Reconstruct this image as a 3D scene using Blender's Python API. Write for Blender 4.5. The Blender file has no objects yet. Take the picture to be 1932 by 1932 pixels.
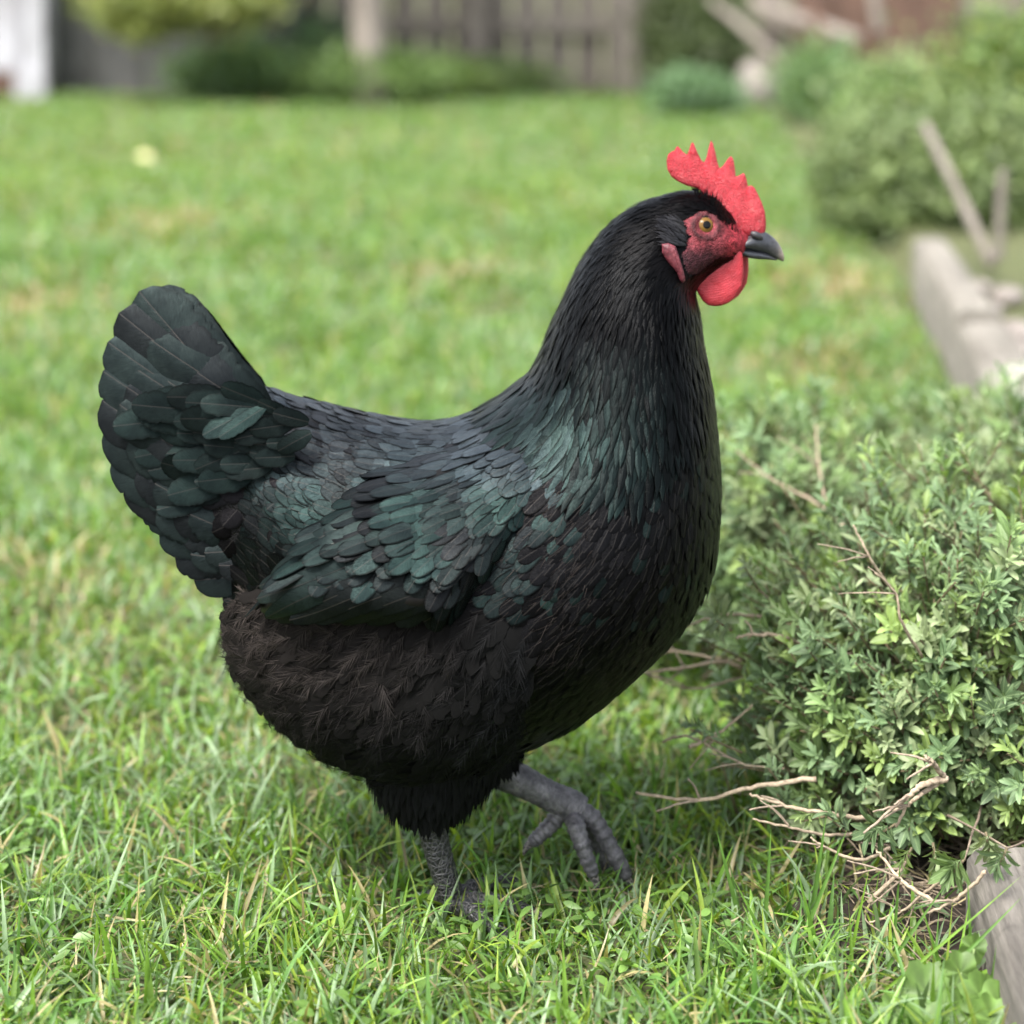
import bpy, math
import numpy as np
from mathutils import Vector
from mathutils.bvhtree import BVHTree
rng = np.random.default_rng(11)
PI = math.pi
# ------------------------------------------------------------------ camera, world, sun, exposure
F, D, H, HV, HW = 3875.0, 1.345, 0.611, 60.0, 966.0      # focal (1932 px frame), distance to hen, eye height, horizon row
scn = bpy.context.scene
COL = scn.collection
cam = bpy.data.cameras.new('camera'); camo = bpy.data.objects.new('camera', cam); COL.objects.link(camo)
camo.location = (0, -D, H); camo.rotation_euler = (PI/2, 0, 0)
cam.sensor_width = 36; cam.lens = F/1932*36; cam.shift_y = -(HW+HV)/1932
cam.clip_start = .02; cam.clip_end = 400
cam.dof.use_dof = True; cam.dof.focus_distance = D-.085; cam.dof.aperture_fstop = 4.3; cam.dof.aperture_blades = 0
scn.camera = camo
SUN_EL, SUN_ROT = math.radians(58), math.radians(200)
wd = bpy.data.worlds.new("World"); scn.world = wd; wd.use_nodes = True
nt = wd.node_tree; nt.nodes.clear()
o_ = nt.nodes.new('ShaderNodeOutputWorld'); b_ = nt.nodes.new('ShaderNodeBackground')
sk = nt.nodes.new('ShaderNodeTexSky'); sk.sky_type = 'NISHITA'; sk.sun_disc = False
sk.sun_elevation = SUN_EL; sk.sun_rotation = SUN_ROT; sk.air_density = 1.0; sk.dust_density = 3.0; sk.ozone_density = 1.0
hs = nt.nodes.new('ShaderNodeHueSaturation'); hs.inputs['Saturation'].default_value = .38
nt.links.new(sk.outputs[0], hs.inputs['Color']); nt.links.new(hs.outputs[0], b_.inputs[0]); nt.links.new(b_.outputs[0], o_.inputs[0])
b_.inputs[1].default_value = .135
sl = bpy.data.lights.new('sun', 'SUN'); sl.energy = 2.5; sl.angle = math.radians(22); sl.color = (1, .965, .9)
so = bpy.data.objects.new('sun', sl); COL.objects.link(so)
# sun in front-left of the hen, above the photographer's shoulder
_sd = Vector((-.30, -.42, .86)).normalized()
so.rotation_euler = _sd.to_track_quat('Z', 'Y').to_euler(); so.location = (0, 0, 5)
sk.sun_elevation = math.asin(_sd.z); sk.sun_rotation = math.atan2(_sd.x, _sd.y)
scn.view_settings.view_transform = 'Standard'; scn.view_settings.look = 'None'
scn.view_settings.exposure = 1.68; scn.view_settings.gamma = 1
scn.cycles.use_denoising = True
scn.cycles.max_bounces = 8; scn.cycles.transparent_max_bounces = 8
try:
    scn.cycles.use_adaptive_sampling = True; scn.cycles.adaptive_threshold = .02
except Exception: pass

# ------------------------------------------------------------------ helpers
def Wp(u, v, Y=0.0):
    u = np.asarray(u, float); v = np.asarray(v, float); Y = np.asarray(Y, float)
    s = (D+Y)/F
    return np.stack(np.broadcast_arrays((u-HW)*s, Y, H-(v+HV)*s), -1)
def proj(P):
    P = np.asarray(P, float); s = (D+P[..., 1])/F
    return HW+P[..., 0]/s, (H-P[..., 2])/s-HV
def zm(pts):      # points read off the enlarged head
    a = np.asarray(pts, float); return np.stack([(1250+a[..., 0]/4.83)*.9434, (250+a[..., 1]/4.83)*.9434], -1)
def unit(a): return a/np.maximum(np.linalg.norm(a, axis=-1, keepdims=True), 1e-12)
def ground_z(x, y):
    x = np.asarray(x, float); y = np.asarray(y, float)
    g = .007*np.sin(x*5.1+1.3)*np.cos(y*4.3)+.006*np.sin(x*9.7+y*7.9)
    return g*np.clip((np.hypot(x+.02, y)-.1)/.3, 0, 1)
def vnoise(x, y, seed=0):
    x = np.asarray(x, float)+seed*17.31; y = np.asarray(y, float)+seed*9.77
    xi = np.floor(x).astype(np.int64); yi = np.floor(y).astype(np.int64); fx = x-xi; fy = y-yi
    fx = fx*fx*(3-2*fx); fy = fy*fy*(3-2*fy)
    def h(a, b):
        n = (a*374761393+b*668265263+seed*1442695) & 0xffffffff
        n = ((n ^ (n >> 13))*1274126177) & 0xffffffff
        return ((n ^ (n >> 16)) & 0xffff)/65535.
    return (h(xi, yi)*(1-fx)+h(xi+1, yi)*fx)*(1-fy)+(h(xi, yi+1)*(1-fx)+h(xi+1, yi+1)*fx)*fy
def fbm(x, y, seed=0): return .5*vnoise(x, y, seed)+.3*vnoise(2.1*x, 2.1*y, seed+1)+.2*vnoise(4.3*x, 4.3*y, seed+2)
def inpoly(u, v, poly):
    p = np.asarray(poly, float); u = np.asarray(u, float); v = np.asarray(v, float); r = np.zeros(u.shape, bool)
    for i in range(len(p)):
        a, b = p[i], p[i-1]
        c = ((a[1] > v) != (b[1] > v)); t = (b[0]-a[0])*(v-a[1])/((b[1]-a[1]) if b[1] != a[1] else 1e-9)+a[0]
        r ^= c & (u < t)
    return r
def polydist(u, v, poly):
    p = np.asarray(poly, float); q = np.stack([u, v], -1); best = np.full(np.shape(u), 1e9); near = np.zeros(q.shape)
    for i in range(len(p)):
        a, b = p[i-1], p[i]; ab = b-a
        t = np.clip(((q-a)@ab)/max(ab@ab, 1e-9), 0, 1); c = a+t[..., None]*ab; d = np.linalg.norm(q-c, axis=-1)
        m = d < best; best = np.where(m, d, best); near = np.where(m[..., None], c, near)
    return best, near
class Geo:
    def __init__(s): s.v = []; s.f = []; s.c = []; s.u = []; s.m = []; s.n = 0
    def add(s, v, f, col=None, uv=None, mat=0):
        v = np.asarray(v, float).reshape(-1, 3); f = np.asarray(f, np.int64).reshape(-1, 4)
        s.v.append(v); s.f.append(f+s.n)
        s.c.append(np.broadcast_to(np.asarray(col if col is not None else (1, 1, 1), float), v.shape))
        s.u.append(np.broadcast_to(np.asarray(uv if uv is not None else (0, 0), float), (len(v), 2)))
        s.m.append(np.full(len(f), mat)); s.n += len(v); return s
    def build(s, name, mats, parent=None, smooth=True):
        if not isinstance(mats, (list, tuple)): mats = [mats]
        V = np.concatenate(s.v); Fq = np.concatenate(s.f); C = np.concatenate(s.c); U = np.concatenate(s.u); M = np.concatenate(s.m)
        tri = Fq[:, 3] == Fq[:, 2]
        me = bpy.data.meshes.new(name); me.vertices.add(len(V)); me.vertices.foreach_set('co', V.ravel())
        cnt = np.where(tri, 3, 4); st = np.concatenate([[0], np.cumsum(cnt)[:-1]])
        keep = np.ones(Fq.shape, bool); keep[tri, 3] = False
        L = Fq[keep]
        me.loops.add(len(L)); me.loops.foreach_set('vertex_index', L)
        me.polygons.add(len(Fq)); me.polygons.foreach_set('loop_start', st)
        try: me.polygons.foreach_set('loop_total', cnt)
        except Exception: pass
        me.polygons.foreach_set('material_index', M.astype(np.int32))
        me.polygons.foreach_set('use_smooth', np.full(len(Fq), smooth))
        at = me.attributes.new('fcol', 'FLOAT_COLOR', 'POINT'); at.data.foreach_set('color', np.c_[C, np.ones(len(C))].ravel())
        uvl = me.uv_layers.new(name='UVMap'); uvl.data.foreach_set('uv', U[L].ravel())
        for m in mats: me.materials.append(m)
        me.update(calc_edges=True); me.validate()
        o = bpy.data.objects.new(name, me); COL.objects.link(o)
        if parent is not None: o.parent = parent; o.location = -(parent.location) if parent.parent is None else (0, 0, 0)
        return o
def rehome(o, base):          # move a top-level mesh's origin to a base point
    b = Vector(base); o.data.transform(__import__('mathutils').Matrix.Translation(-b)); o.location = b
def empty(name, loc, label, cat, group=None):
    o = bpy.data.objects.new(name, None); COL.objects.link(o); o.location = loc; o.empty_display_size = .05
    o['label'] = label; o['category'] = cat
    if group: o['group'] = group
    return o
def tag(o, label, cat, group=None, kind=None):
    o['label'] = label; o['category'] = cat
    if group: o['group'] = group
    if kind: o['kind'] = kind
    return o
def sub(name, geo, mats, parent, smooth=True):   # a sub-part: parent already placed at the world origin offset
    o = geo.build(name, mats, None, smooth); o.parent = parent; return o

def blades(geo, P, T, N, L, W, nu, nv, prof, bend=0., camber=0., col=(1, 1, 1), uvmm=True, edge=None, mat=0, jag=0., twist=0., tipcol=None):
    """n leaf / feather / grass shapes. T runs along, N is the upper side, bend>0 curves towards -N."""
    P = np.asarray(P, float); n = len(P)
    if n == 0: return
    T = unit(np.asarray(T, float)); N = np.asarray(N, float); N = unit(N-(N*T).sum(-1, keepdims=True)*T)
    B = np.cross(T, N)
    L = np.broadcast_to(L, (n,)).astype(float); W = np.broadcast_to(W, (n,)).astype(float); k = np.broadcast_to(bend, (n,)).astype(float)
    k = np.where(np.abs(k) < 1e-4, 1e-4, k); cam_ = np.broadcast_to(camber, (n,)).astype(float)
    t = np.linspace(0, 1, nv) if nv > 5 else np.linspace(0, 1, nv)
    if nv >= 6: t = 1-(1-t)**1.45
    if nu == 7: s = np.array([-1, -.86, -.74, 0, .74, .86, 1])
    elif nu == 5: s = np.array([-1, -.62, 0, .62, 1])
    else: s = np.linspace(-1, 1, nu)
    hw = prof(t)[None, :]*np.ones((n, 1))
    if jag: hw = hw*(1-jag*rng.random((n, nv))*(t > .15))
    al = np.sin(k[:, None]*t)/k[:, None]*L[:, None]; nn = -(1-np.cos(k[:, None]*t))/k[:, None]*L[:, None]
    cr = s[None, None, :]*hw[:, :, None]*W[:, None, None]*.5
    # local normal along the arc
    ca = np.cos(k[:, None]*t); sa = np.sin(k[:, None]*t)
    Tn = T[:, None, :]*sa[..., None]+N[:, None, :]*ca[..., None]
    Bn = np.broadcast_to(B[:, None, :], Tn.shape)
    if np.any(np.asarray(twist) != 0):
        tw = np.broadcast_to(twist, (n,))[:, None]*t; c2 = np.cos(tw)[..., None]; s2 = np.sin(tw)[..., None]
        Bn, Tn = Bn*c2+Tn*s2, Tn*c2-Bn*s2
    V = P[:, None, None, :]+(T[:, None, :]*al[..., None]+N[:, None, :]*nn[..., None])[:, :, None, :]+Bn[:, :, None, :]*cr[..., None]
    V = V-Tn[:, :, None, :]*(cam_[:, None, None]*np.abs(s)[None, None, :]**1.6*hw[:, :, None]*W[:, None, None]*.5)[..., None]
    nvv = nu*nv; i = np.arange(nv-1)[:, None]*nu+np.arange(nu-1)[None, :]
    q = np.stack([i, i+1, i+nu+1, i+nu], -1).reshape(-1, 4)
    Fq = (q[None]+(np.arange(n)*nvv)[:, None, None]).reshape(-1, 4)
    col = np.asarray(col, float)
    if col.ndim == 1: col = np.broadcast_to(col, (n, 3))
    C = np.broadcast_to(col[:, None, None, :], (n, nv, nu, 3)).copy()
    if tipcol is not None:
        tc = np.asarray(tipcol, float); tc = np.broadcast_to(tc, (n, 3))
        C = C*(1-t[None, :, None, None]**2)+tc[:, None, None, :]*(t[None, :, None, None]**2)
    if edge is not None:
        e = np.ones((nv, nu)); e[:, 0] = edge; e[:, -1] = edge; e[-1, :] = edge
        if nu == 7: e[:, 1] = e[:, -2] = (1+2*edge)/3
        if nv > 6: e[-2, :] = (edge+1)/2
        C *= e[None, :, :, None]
    U = np.stack([np.broadcast_to(cr, (n, nv, nu)), np.broadcast_to((t[None, :]*L[:, None])[:, :, None], (n, nv, nu))], -1)*1000
    geo.add(V.reshape(-1, 3), Fq, C.reshape(-1, 3), U.reshape(-1, 2), mat)
P_round = lambda t: np.minimum(t/.22+.22, 1)**.7*np.where(t > .5, np.sqrt(np.clip(1-((t-.5)/.5)**2.4, 0, 1)), 1)
P_point = lambda t: np.minimum(t/.3+.25, 1)*np.clip(1-np.clip((t-.35)/.65, 0, 1)**1.7, 0, 1)
P_long = lambda t: np.minimum(t/.35+.15, 1)**.8*np.where(t > .78, np.sqrt(np.clip(1-((t-.78)/.22)**2, 0, 1)), 1)
P_cov = lambda t: np.minimum(t/.4+.25, 1)**.8*np.where(t > .62, np.sqrt(np.clip(1-((t-.62)/.38)**2.2, 0, 1)), 1)
P_leaf = lambda t: np.clip(np.sin(np.clip(t, 0, 1)**1.25*PI)**.75, 0, 1)*.97+.03*(t < .9)
P_grass = lambda t: np.clip(1-t**2.2, 0, 1)*(.75+.25*np.minimum(t*5, 1))
P_hair = lambda t: 1-.85*t

def tube(geo, pts, rad, seg=8, col=(1, 1, 1), mat=0, flat=1.0, wob=0.):
    p = np.asarray(pts, float); r = np.broadcast_to(rad, (len(p),)).astype(float)
    tg = unit(np.gradient(p, axis=0)); up = np.array([.13, .31, .94])
    if abs(tg[0]@up) > .95: up = np.array([.9, .3, .1])
    Nn = []; a = up
    for i in range(len(p)):
        a = a-(a@tg[i])*tg[i]; a = a/np.linalg.norm(a); Nn.append(a)
    Nn = np.array(Nn); Bn = np.cross(tg, Nn)
    th = np.arange(seg)/seg*2*PI
    rr = r[:, None]*(1+wob*(rng.random((len(p), seg))-.5))
    V = p[:, None, :]+Nn[:, None, :]*(rr*np.cos(th))[..., None]+Bn[:, None, :]*(rr*np.sin(th)*flat)[..., None]
    V = np.concatenate([V.reshape(-1, 3), p[:1], p[-1:]])
    i = np.arange(len(p)-1)[:, None]*seg; j = np.arange(seg)[None, :]; j2 = (j+1) % seg
    q = np.stack([i+j, i+j2, i+seg+j2, i+seg+j], -1).reshape(-1, 4)
    n0 = len(p)*seg; jj = np.arange(seg); k2 = (jj+1) % seg
    c0 = np.stack([k2, jj, np.full(seg, n0), np.full(seg, n0)], -1)
    b = (len(p)-1)*seg; c1 = np.stack([b+jj, b+k2, np.full(seg, n0+1), np.full(seg, n0+1)], -1)
    geo.add(V, np.concatenate([q, c0, c1]), col, None, mat)
def smooth_path(pts, n):
    p = np.asarray(pts, float); m = len(p); x = np.linspace(0, m-1, n); return catmull(p, x)
def catmull(p, x):
    m = len(p); i = np.clip(np.floor(x).astype(int), 0, m-2); t = (x-i)[:, None]
    g = lambda j: p[np.clip(j, 0, m-1)]
    a, b, c, d = g(i-1), g(i), g(i+1), g(i+2)
    return .5*((2*b)+(-a+c)*t+(2*a-5*b+4*c-d)*t**2+(-a+3*b-3*c+d)*t**3)
def box(geo, cx, cy, cz, sx, sy, sz, rz=0., bev=.004, col=(1, 1, 1), mat=0, tilt=0.):
    """bevelled box"""
    import bmesh
    bm = bmesh.new(); bmesh.ops.create_cube(bm, size=1)
    for v in bm.verts: v.co = Vector((v.co.x*sx, v.co.y*sy, v.co.z*sz))
    if bev > 0: bmesh.ops.bevel(bm, geom=bm.edges[:], offset=bev, segments=2, affect='EDGES')
    bmesh.ops.triangulate(bm, faces=[f for f in bm.faces if len(f.verts) > 4])
    from mathutils import Matrix
    Mx = Matrix.Translation((cx, cy, cz)) @ Matrix.Rotation(rz, 4, 'Z') @ Matrix.Rotation(tilt, 4, 'Y')
    bm.transform(Mx); bm.verts.ensure_lookup_table()
    V = np.array([v.co[:] for v in bm.verts]); Fq = [[v.index for v in f.verts]+([f.verts[2].index] if len(f.verts) == 3 else []) for f in bm.faces]
    bm.free(); geo.add(V, Fq, col, None, mat)
def inflate(geo, poly, Y, thick, R, step=1.5, side=0, bulge=None, col=(1, 1, 1), mat=0):
    """a fleshy flap: outline poly (frame pixels in the vertical plane at depth Y), rounded to its rim"""
    p = np.asarray(poly, float); lo = p.min(0)-step; hi = p.max(0)+step
    gu = np.arange(lo[0], hi[0]+step, step); gv = np.arange(lo[1], hi[1]+step, step)
    U, V = np.meshgrid(gu, gv); ins = inpoly(U, V, p); d, near = polydist(U, V, p)
    snap = (~ins) & (d < step*.75); ok = ins | snap
    U2 = np.where(snap, near[..., 0], U); V2 = np.where(snap, near[..., 1], V)
    thinedge = ins & (d < step*.25); U2 = np.where(thinedge, near[..., 0], U2); V2 = np.where(thinedge, near[..., 1], V2)
    dd = np.where(snap | thinedge, 0, d)
    th = thick*np.sqrt(np.clip(1-(1-np.clip(dd/R, 0, 1))**2, 0, 1))
    if bulge is not None: th = th*bulge(U2, V2)
    h, w = U.shape; cell = ok[:-1, :-1] & ok[1:, :-1] & ok[:-1, 1:] & ok[1:, 1:]
    idx = np.arange(h*w).reshape(h, w); a = idx[:-1, :-1][cell]; b = idx[:-1, 1:][cell]; c = idx[1:, 1:][cell]; e = idx[1:, :-1][cell]
    base = Wp(U2, V2, Y)
    f = base.copy(); f[..., 1] -= th/2; bk = base.copy(); bk[..., 1] += th/2
    V3 = np.concatenate([f.reshape(-1, 3), bk.reshape(-1, 3)]); n = h*w
    Fq = np.concatenate([np.stack([a, e, c, b], -1), np.stack([a+n, b+n, c+n, e+n], -1)])
    used = np.unique(Fq); mp = np.full(2*n, -1); mp[used] = np.arange(len(used))
    geo.add(V3[used], mp[Fq], col, None, mat)

# ------------------------------------------------------------------ materials
def newmat(name):
    m = bpy.data.materials.new(name); m.use_nodes = True; n = m.node_tree; b = n.nodes['Principled BSDF']; return m, n, b
def node(n, t, **kw):
    x = n.nodes.new(t)
    for k, v in kw.items(): setattr(x, k, v)
    return x
def mathn(n, op, a, b=None, c=None):
    x = n.nodes.new('ShaderNodeMath'); x.operation = op
    for i, q in enumerate((a, b, c)):
        if q is None: continue
        if isinstance(q, (int, float)): x.inputs[i].default_value = q
        else: n.links.new(q, x.inputs[i])
    return x.outputs[0]
def mixc(n, fac, a, b, mode='MIX'):
    x = n.nodes.new('ShaderNodeMix'); x.data_type = 'RGBA'; x.blend_type = mode
    for s_, q in (('Factor', fac), ('A', a), ('B', b)):
        i = [k for k in x.inputs if k.name == s_ and (k.type == 'RGBA' or s_ == 'Factor')][0]
        if isinstance(q, (int, float)): i.default_value = q
        elif isinstance(q, tuple): i.default_value = (*q, 1)
        else: n.links.new(q, i)
    return [k for k in x.outputs if k.type == 'RGBA'][0]
def noise(n, scale, detail=4, rough=.6, vec=None, out='Fac'):
    x = node(n, 'ShaderNodeTexNoise'); x.inputs['Scale'].default_value = scale; x.inputs['Detail'].default_value = detail; x.inputs['Roughness'].default_value = rough
    if vec is not None: n.links.new(vec, x.inputs['Vector'])
    return x.outputs[out]
def ramp(n, fac, stops):
    x = node(n, 'ShaderNodeValToRGB'); n.links.new(fac, x.inputs[0])
    while len(x.color_ramp.elements) < len(stops): x.color_ramp.elements.new(.5)
    for e, (p, c) in zip(x.color_ramp.elements, stops): e.position = p; e.color = (*c, 1) if len(c) == 3 else c
    return x.outputs[0]
def bump(n, b, h, dist=.001, strength=1.):
    x = node(n, 'ShaderNodeBump'); x.inputs['Distance'].default_value = dist; x.inputs['Strength'].default_value = strength
    n.links.new(h, x.inputs['Height']); n.links.new(x.outputs[0], b.inputs['Normal']); return x
def attr(n, name='fcol'):
    x = node(n, 'ShaderNodeAttribute'); x.attribute_name = name; return x.outputs['Color']
def objco(n): return node(n, 'ShaderNodeTexCoord').outputs['Object']

def feather_mat(name, metallic, rough, barb=1.0, rachis=0.0):
    m, n, b = newmat(name)
    uv = node(n, 'ShaderNodeUVMap'); sx = node(n, 'ShaderNodeSeparateXYZ'); n.links.new(uv.outputs[0], sx.inputs[0])
    ax = mathn(n, 'ABSOLUTE', sx.outputs[0]); bc = mathn(n, 'SUBTRACT', sx.outputs[1], mathn(n, 'MULTIPLY', ax, 1.1))
    cv = node(n, 'ShaderNodeCombineXYZ'); n.links.new(mathn(n, 'MULTIPLY', bc, 2.2), cv.inputs[0]); n.links.new(mathn(n, 'MULTIPLY', ax, .25), cv.inputs[1])
    nz = noise(n, 1.0, 3, .6, cv.outputs[0])
    at = attr(n)
    c = mixc(n, 1.0, at, ramp(n, nz, [(.3, (.6, .6, .6)), (.7, (1.3, 1.3, 1.3))]), 'MULTIPLY')
    c = mixc(n, 1.0, c, ramp(n, noise(n, 60, 3, .6, objco(n)), [(.3, (.65, .65, .7)), (.7, (1.3, 1.25, 1.25))]), 'MULTIPLY')
    if rachis:
        f = mathn(n, 'LESS_THAN', ax, .33); f = mathn(n, 'MULTIPLY', f, rachis)
        c = mixc(n, f, c, (.035, .032, .03))
    n.links.new(c, b.inputs['Base Color']); b.inputs['Metallic'].default_value = metallic; b.inputs['Roughness'].default_value = rough
    b.inputs['Specular IOR Level'].default_value = .12
    rr = node(n, 'ShaderNodeMapRange'); n.links.new(nz, rr.inputs[0]); rr.inputs[3].default_value = rough-.1; rr.inputs[4].default_value = rough+.12
    n.links.new(rr.outputs[0], b.inputs['Roughness'])
    bump(n, b, nz, .00025*barb, .8)
    return m
M = {}
M['feather'] = feather_mat('glossy_feather', .68, .37, 1.4, .35)
M['hackle'] = feather_mat('hackle_feather', .68, .31)
M['quill'] = feather_mat('long_feather', .6, .4, 1.2, .7)
def fluff_mat():
    m, n, b = newmat('down_fluff'); n.links.new(attr(n), b.inputs['Base Color']); b.inputs['Roughness'].default_value = .8
    b.inputs['Specular IOR Level'].default_value = .12; return m
M['fluff'] = fluff_mat()
def skin_mat():
    m, n, b = newmat('hen_skin'); oc = objco(n)
    v = node(n, 'ShaderNodeTexVoronoi', feature='F1'); v.inputs['Scale'].default_value = 900; n.links.new(oc, v.inputs['Vector'])
    nz = noise(n, 350, 5, .7, oc); n2 = noise(n, 120, 3, .6, oc)
    c = mixc(n, 1.0, attr(n), ramp(n, nz, [(.35, (.35, .33, .35)), (.55, (.95, .9, .9)), (.72, (1.9, 1.9, 1.9))]), 'MULTIPLY')
    c = mixc(n, 1.0, c, ramp(n, n2, [(.3, (.65, .65, .65)), (.7, (1.2, 1.2, 1.2))]), 'MULTIPLY')
    n.links.new(c, b.inputs['Base Color']); b.inputs['Roughness'].default_value = .62; b.inputs['Specular IOR Level'].default_value = .18
    bump(n, b, mathn(n, 'ADD', nz, v.outputs['Distance']), .0006, .8); return m
M['skin'] = skin_mat()
def comb_mat():
    m, n, b = newmat('red_comb'); oc = objco(n)
    v = node(n, 'ShaderNodeTexVoronoi'); v.inputs['Scale'].default_value = 1500; n.links.new(oc, v.inputs['Vector']); v.inputs['Randomness'].default_value = 1
    nz = noise(n, 110, 4, .65, oc); n3 = noise(n, 700, 4, .7, oc)
    c = ramp(n, nz, [(.28, (.36, .010, .022)), (.5, (.52, .026, .046)), (.64, (.58, .05, .07)), (.8, (.70, .17, .17))])
    c = mixc(n, 1.0, c, ramp(n, v.outputs['Distance'], [(0, (1.12, 1.12, 1.12)), (.6, (.72, .62, .62))]), 'MULTIPLY')
    c = mixc(n, 1.0, c, ramp(n, n3, [(.3, (.8, .75, .75)), (.7, (1.15, 1.2, 1.2))]), 'MULTIPLY')
    n.links.new(c, b.inputs['Base Color']); b.inputs['Roughness'].default_value = .42
    b.inputs['Subsurface Weight'].default_value = .3; b.inputs['Subsurface Radius'].default_value = (1, .25, .2); b.inputs['Subsurface Scale'].default_value = .002
    bump(n, b, mathn(n, 'ADD', mathn(n, 'SUBTRACT', 1.0, v.outputs['Distance']), mathn(n, 'MULTIPLY', nz, 2.5)), .0007, 1.); return m
M['comb'] = comb_mat()
def wattle_mat():
    m, n, b = newmat('red_wattle'); oc = objco(n)
    w = node(n, 'ShaderNodeTexWave', wave_type='RINGS', rings_direction='SPHERICAL'); mp = node(n, 'ShaderNodeMapping')
    ctr = Wp(*zm((780, 1190)), 0.); mp.inputs['Location'].default_value = tuple(-ctr*1.0); n.links.new(oc, mp.inputs[0]); n.links.new(mp.outputs[0], w.inputs['Vector'])
    w.inputs['Scale'].default_value = 230; w.inputs['Distortion'].default_value = 6; w.inputs['Detail'].default_value = 3; w.inputs['Detail Scale'].default_value = 1.2
    v = node(n, 'ShaderNodeTexVoronoi'); v.inputs['Scale'].default_value = 1500; n.links.new(oc, v.inputs['Vector'])
    c = ramp(n, w.outputs['Fac'], [(0, (.36, .018, .03)), (1, (.43, .034, .050))])
    c = mixc(n, 1.0, c, ramp(n, noise(n, 110, 2, .5, oc), [(.3, (.82, .8, .8)), (.7, (1.15, 1.2, 1.2))]), 'MULTIPLY')
    n.links.new(c, b.inputs['Base Color']); b.inputs['Roughness'].default_value = .5
    b.inputs['Subsurface Weight'].default_value = .3; b.inputs['Subsurface Radius'].default_value = (1, .25, .2); b.inputs['Subsurface Scale'].default_value = .002
    bump(n, b, mathn(n, 'SUBTRACT', mathn(n, 'MULTIPLY', w.outputs['Fac'], .45), v.outputs['Distance']), .0003, .8); return m
M['wattle'] = wattle_mat()
def lobe_mat():
    m, n, b = newmat('dusky_lobe'); oc = objco(n); nz = noise(n, 260, 4, .7, oc)
    n.links.new(ramp(n, nz, [(.3, (.045, .008, .013)), (.55, (.11, .016, .025)), (.75, (.24, .07, .08))]), b.inputs['Base Color']); b.inputs['Roughness'].default_value = .55
    bump(n, b, nz, .0006, .9); return m
M['lobe'] = lobe_mat()
def beak_mat():
    m, n, b = newmat('dark_horn'); oc = objco(n)
    sx = node(n, 'ShaderNodeSeparateXYZ'); n.links.new(oc, sx.inputs[0])
    tipx = float(Wp(1478, 488)[0]); x0 = float(Wp(1448, 488)[0])
    mr = node(n, 'ShaderNodeMapRange'); n.links.new(sx.outputs[0], mr.inputs[0]); mr.inputs[1].default_value = x0; mr.inputs[2].default_value = tipx
    c = ramp(n, mr.outputs[0], [(0, (.022, .024, .03)), (.6, (.05, .048, .05)), (1, (.22, .18, .15))])
    c = mixc(n, 1.0, c, ramp(n, noise(n, 400, 4, .6, oc), [(.3, (.6, .6, .6)), (.7, (1.5, 1.5, 1.5))]), 'MULTIPLY')
    n.links.new(c, b.inputs['Base Color']); b.inputs['Roughness'].default_value = .3; b.inputs['Specular IOR Level'].default_value = .6
    bump(n, b, noise(n, 500, 4, .7, oc), .0003, .5); return m
M['beak'] = beak_mat()
def leg_mat():
    m, n, b = newmat('scaly_leg'); oc = objco(n)
    v = node(n, 'ShaderNodeTexVoronoi', feature='DISTANCE_TO_EDGE'); v.inputs['Scale'].default_value = 330; n.links.new(oc, v.inputs['Vector'])
    c = ramp(n, v.outputs['Distance'], [(.0, (.075, .072, .070)), (.06, (.045, .043, .043)), (.13, (.014, .014, .016)), (1, (.010, .010, .012))])
    c = mixc(n, 1.0, c, attr(n), 'MULTIPLY')
    c = mixc(n, 1.0, c, ramp(n, noise(n, 300, 4, .6, oc), [(.3, (.65, .65, .65)), (.7, (1.4, 1.4, 1.4))]), 'MULTIPLY')
    n.links.new(c, b.inputs['Base Color']); b.inputs['Roughness'].default_value = .45
    h = ramp(n, v.outputs['Distance'], [(0, (0, 0, 0)), (.25, (1, 1, 1))]); bump(n, b, h, .0007, .8); return m
M['leg'] = leg_mat()
def leg2_mat():
    m, n, b = newmat('worn_leg_scale'); oc = objco(n); v = node(n, 'ShaderNodeTexVoronoi', feature='DISTANCE_TO_EDGE'); v.inputs['Scale'].default_value = 260; n.links.new(oc, v.inputs['Vector'])
    c = ramp(n, noise(n, 120, 5, .7, oc), [(.3, (.028, .027, .030)), (.5, (.075, .072, .074)), (.7, (.15, .145, .145))]); c = mixc(n, .7, c, ramp(n, v.outputs['Distance'], [(0, (1.25, 1.25, 1.25)), (.15, (.8, .8, .82))]), 'MULTIPLY'); c = mixc(n, 1.0, c, attr(n), 'MULTIPLY')
    n.links.new(c, b.inputs['Base Color']); b.inputs['Roughness'].default_value = .5; bump(n, b, mathn(n, 'ADD', noise(n, 200, 3, .6, oc), mathn(n, 'MULTIPLY', v.outputs['Distance'], 1.5)), .0005, .7); return m
M['leg2'] = leg2_mat()
def plain(name, col, rough=.6, spec=.5, coat=0.):
    m, n, b = newmat(name); b.inputs['Base Color'].default_value = (*col, 1); b.inputs['Roughness'].default_value = rough
    b.inputs['Specular IOR Level'].default_value = spec; b.inputs['Coat Weight'].default_value = coat; b.inputs['Coat Roughness'].default_value = .03; return m
M['eye'] = None
def eye_mat():
    m, n, b = newmat('eye'); n.links.new(attr(n), b.inputs['Base Color']); b.inputs['Roughness'].default_value = .25
    b.inputs['Specular IOR Level'].default_value = .1; b.inputs['Coat Weight'].default_value = .12; b.inputs['Coat Roughness'].default_value = .03; return m
M['eye'] = eye_mat()
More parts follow.
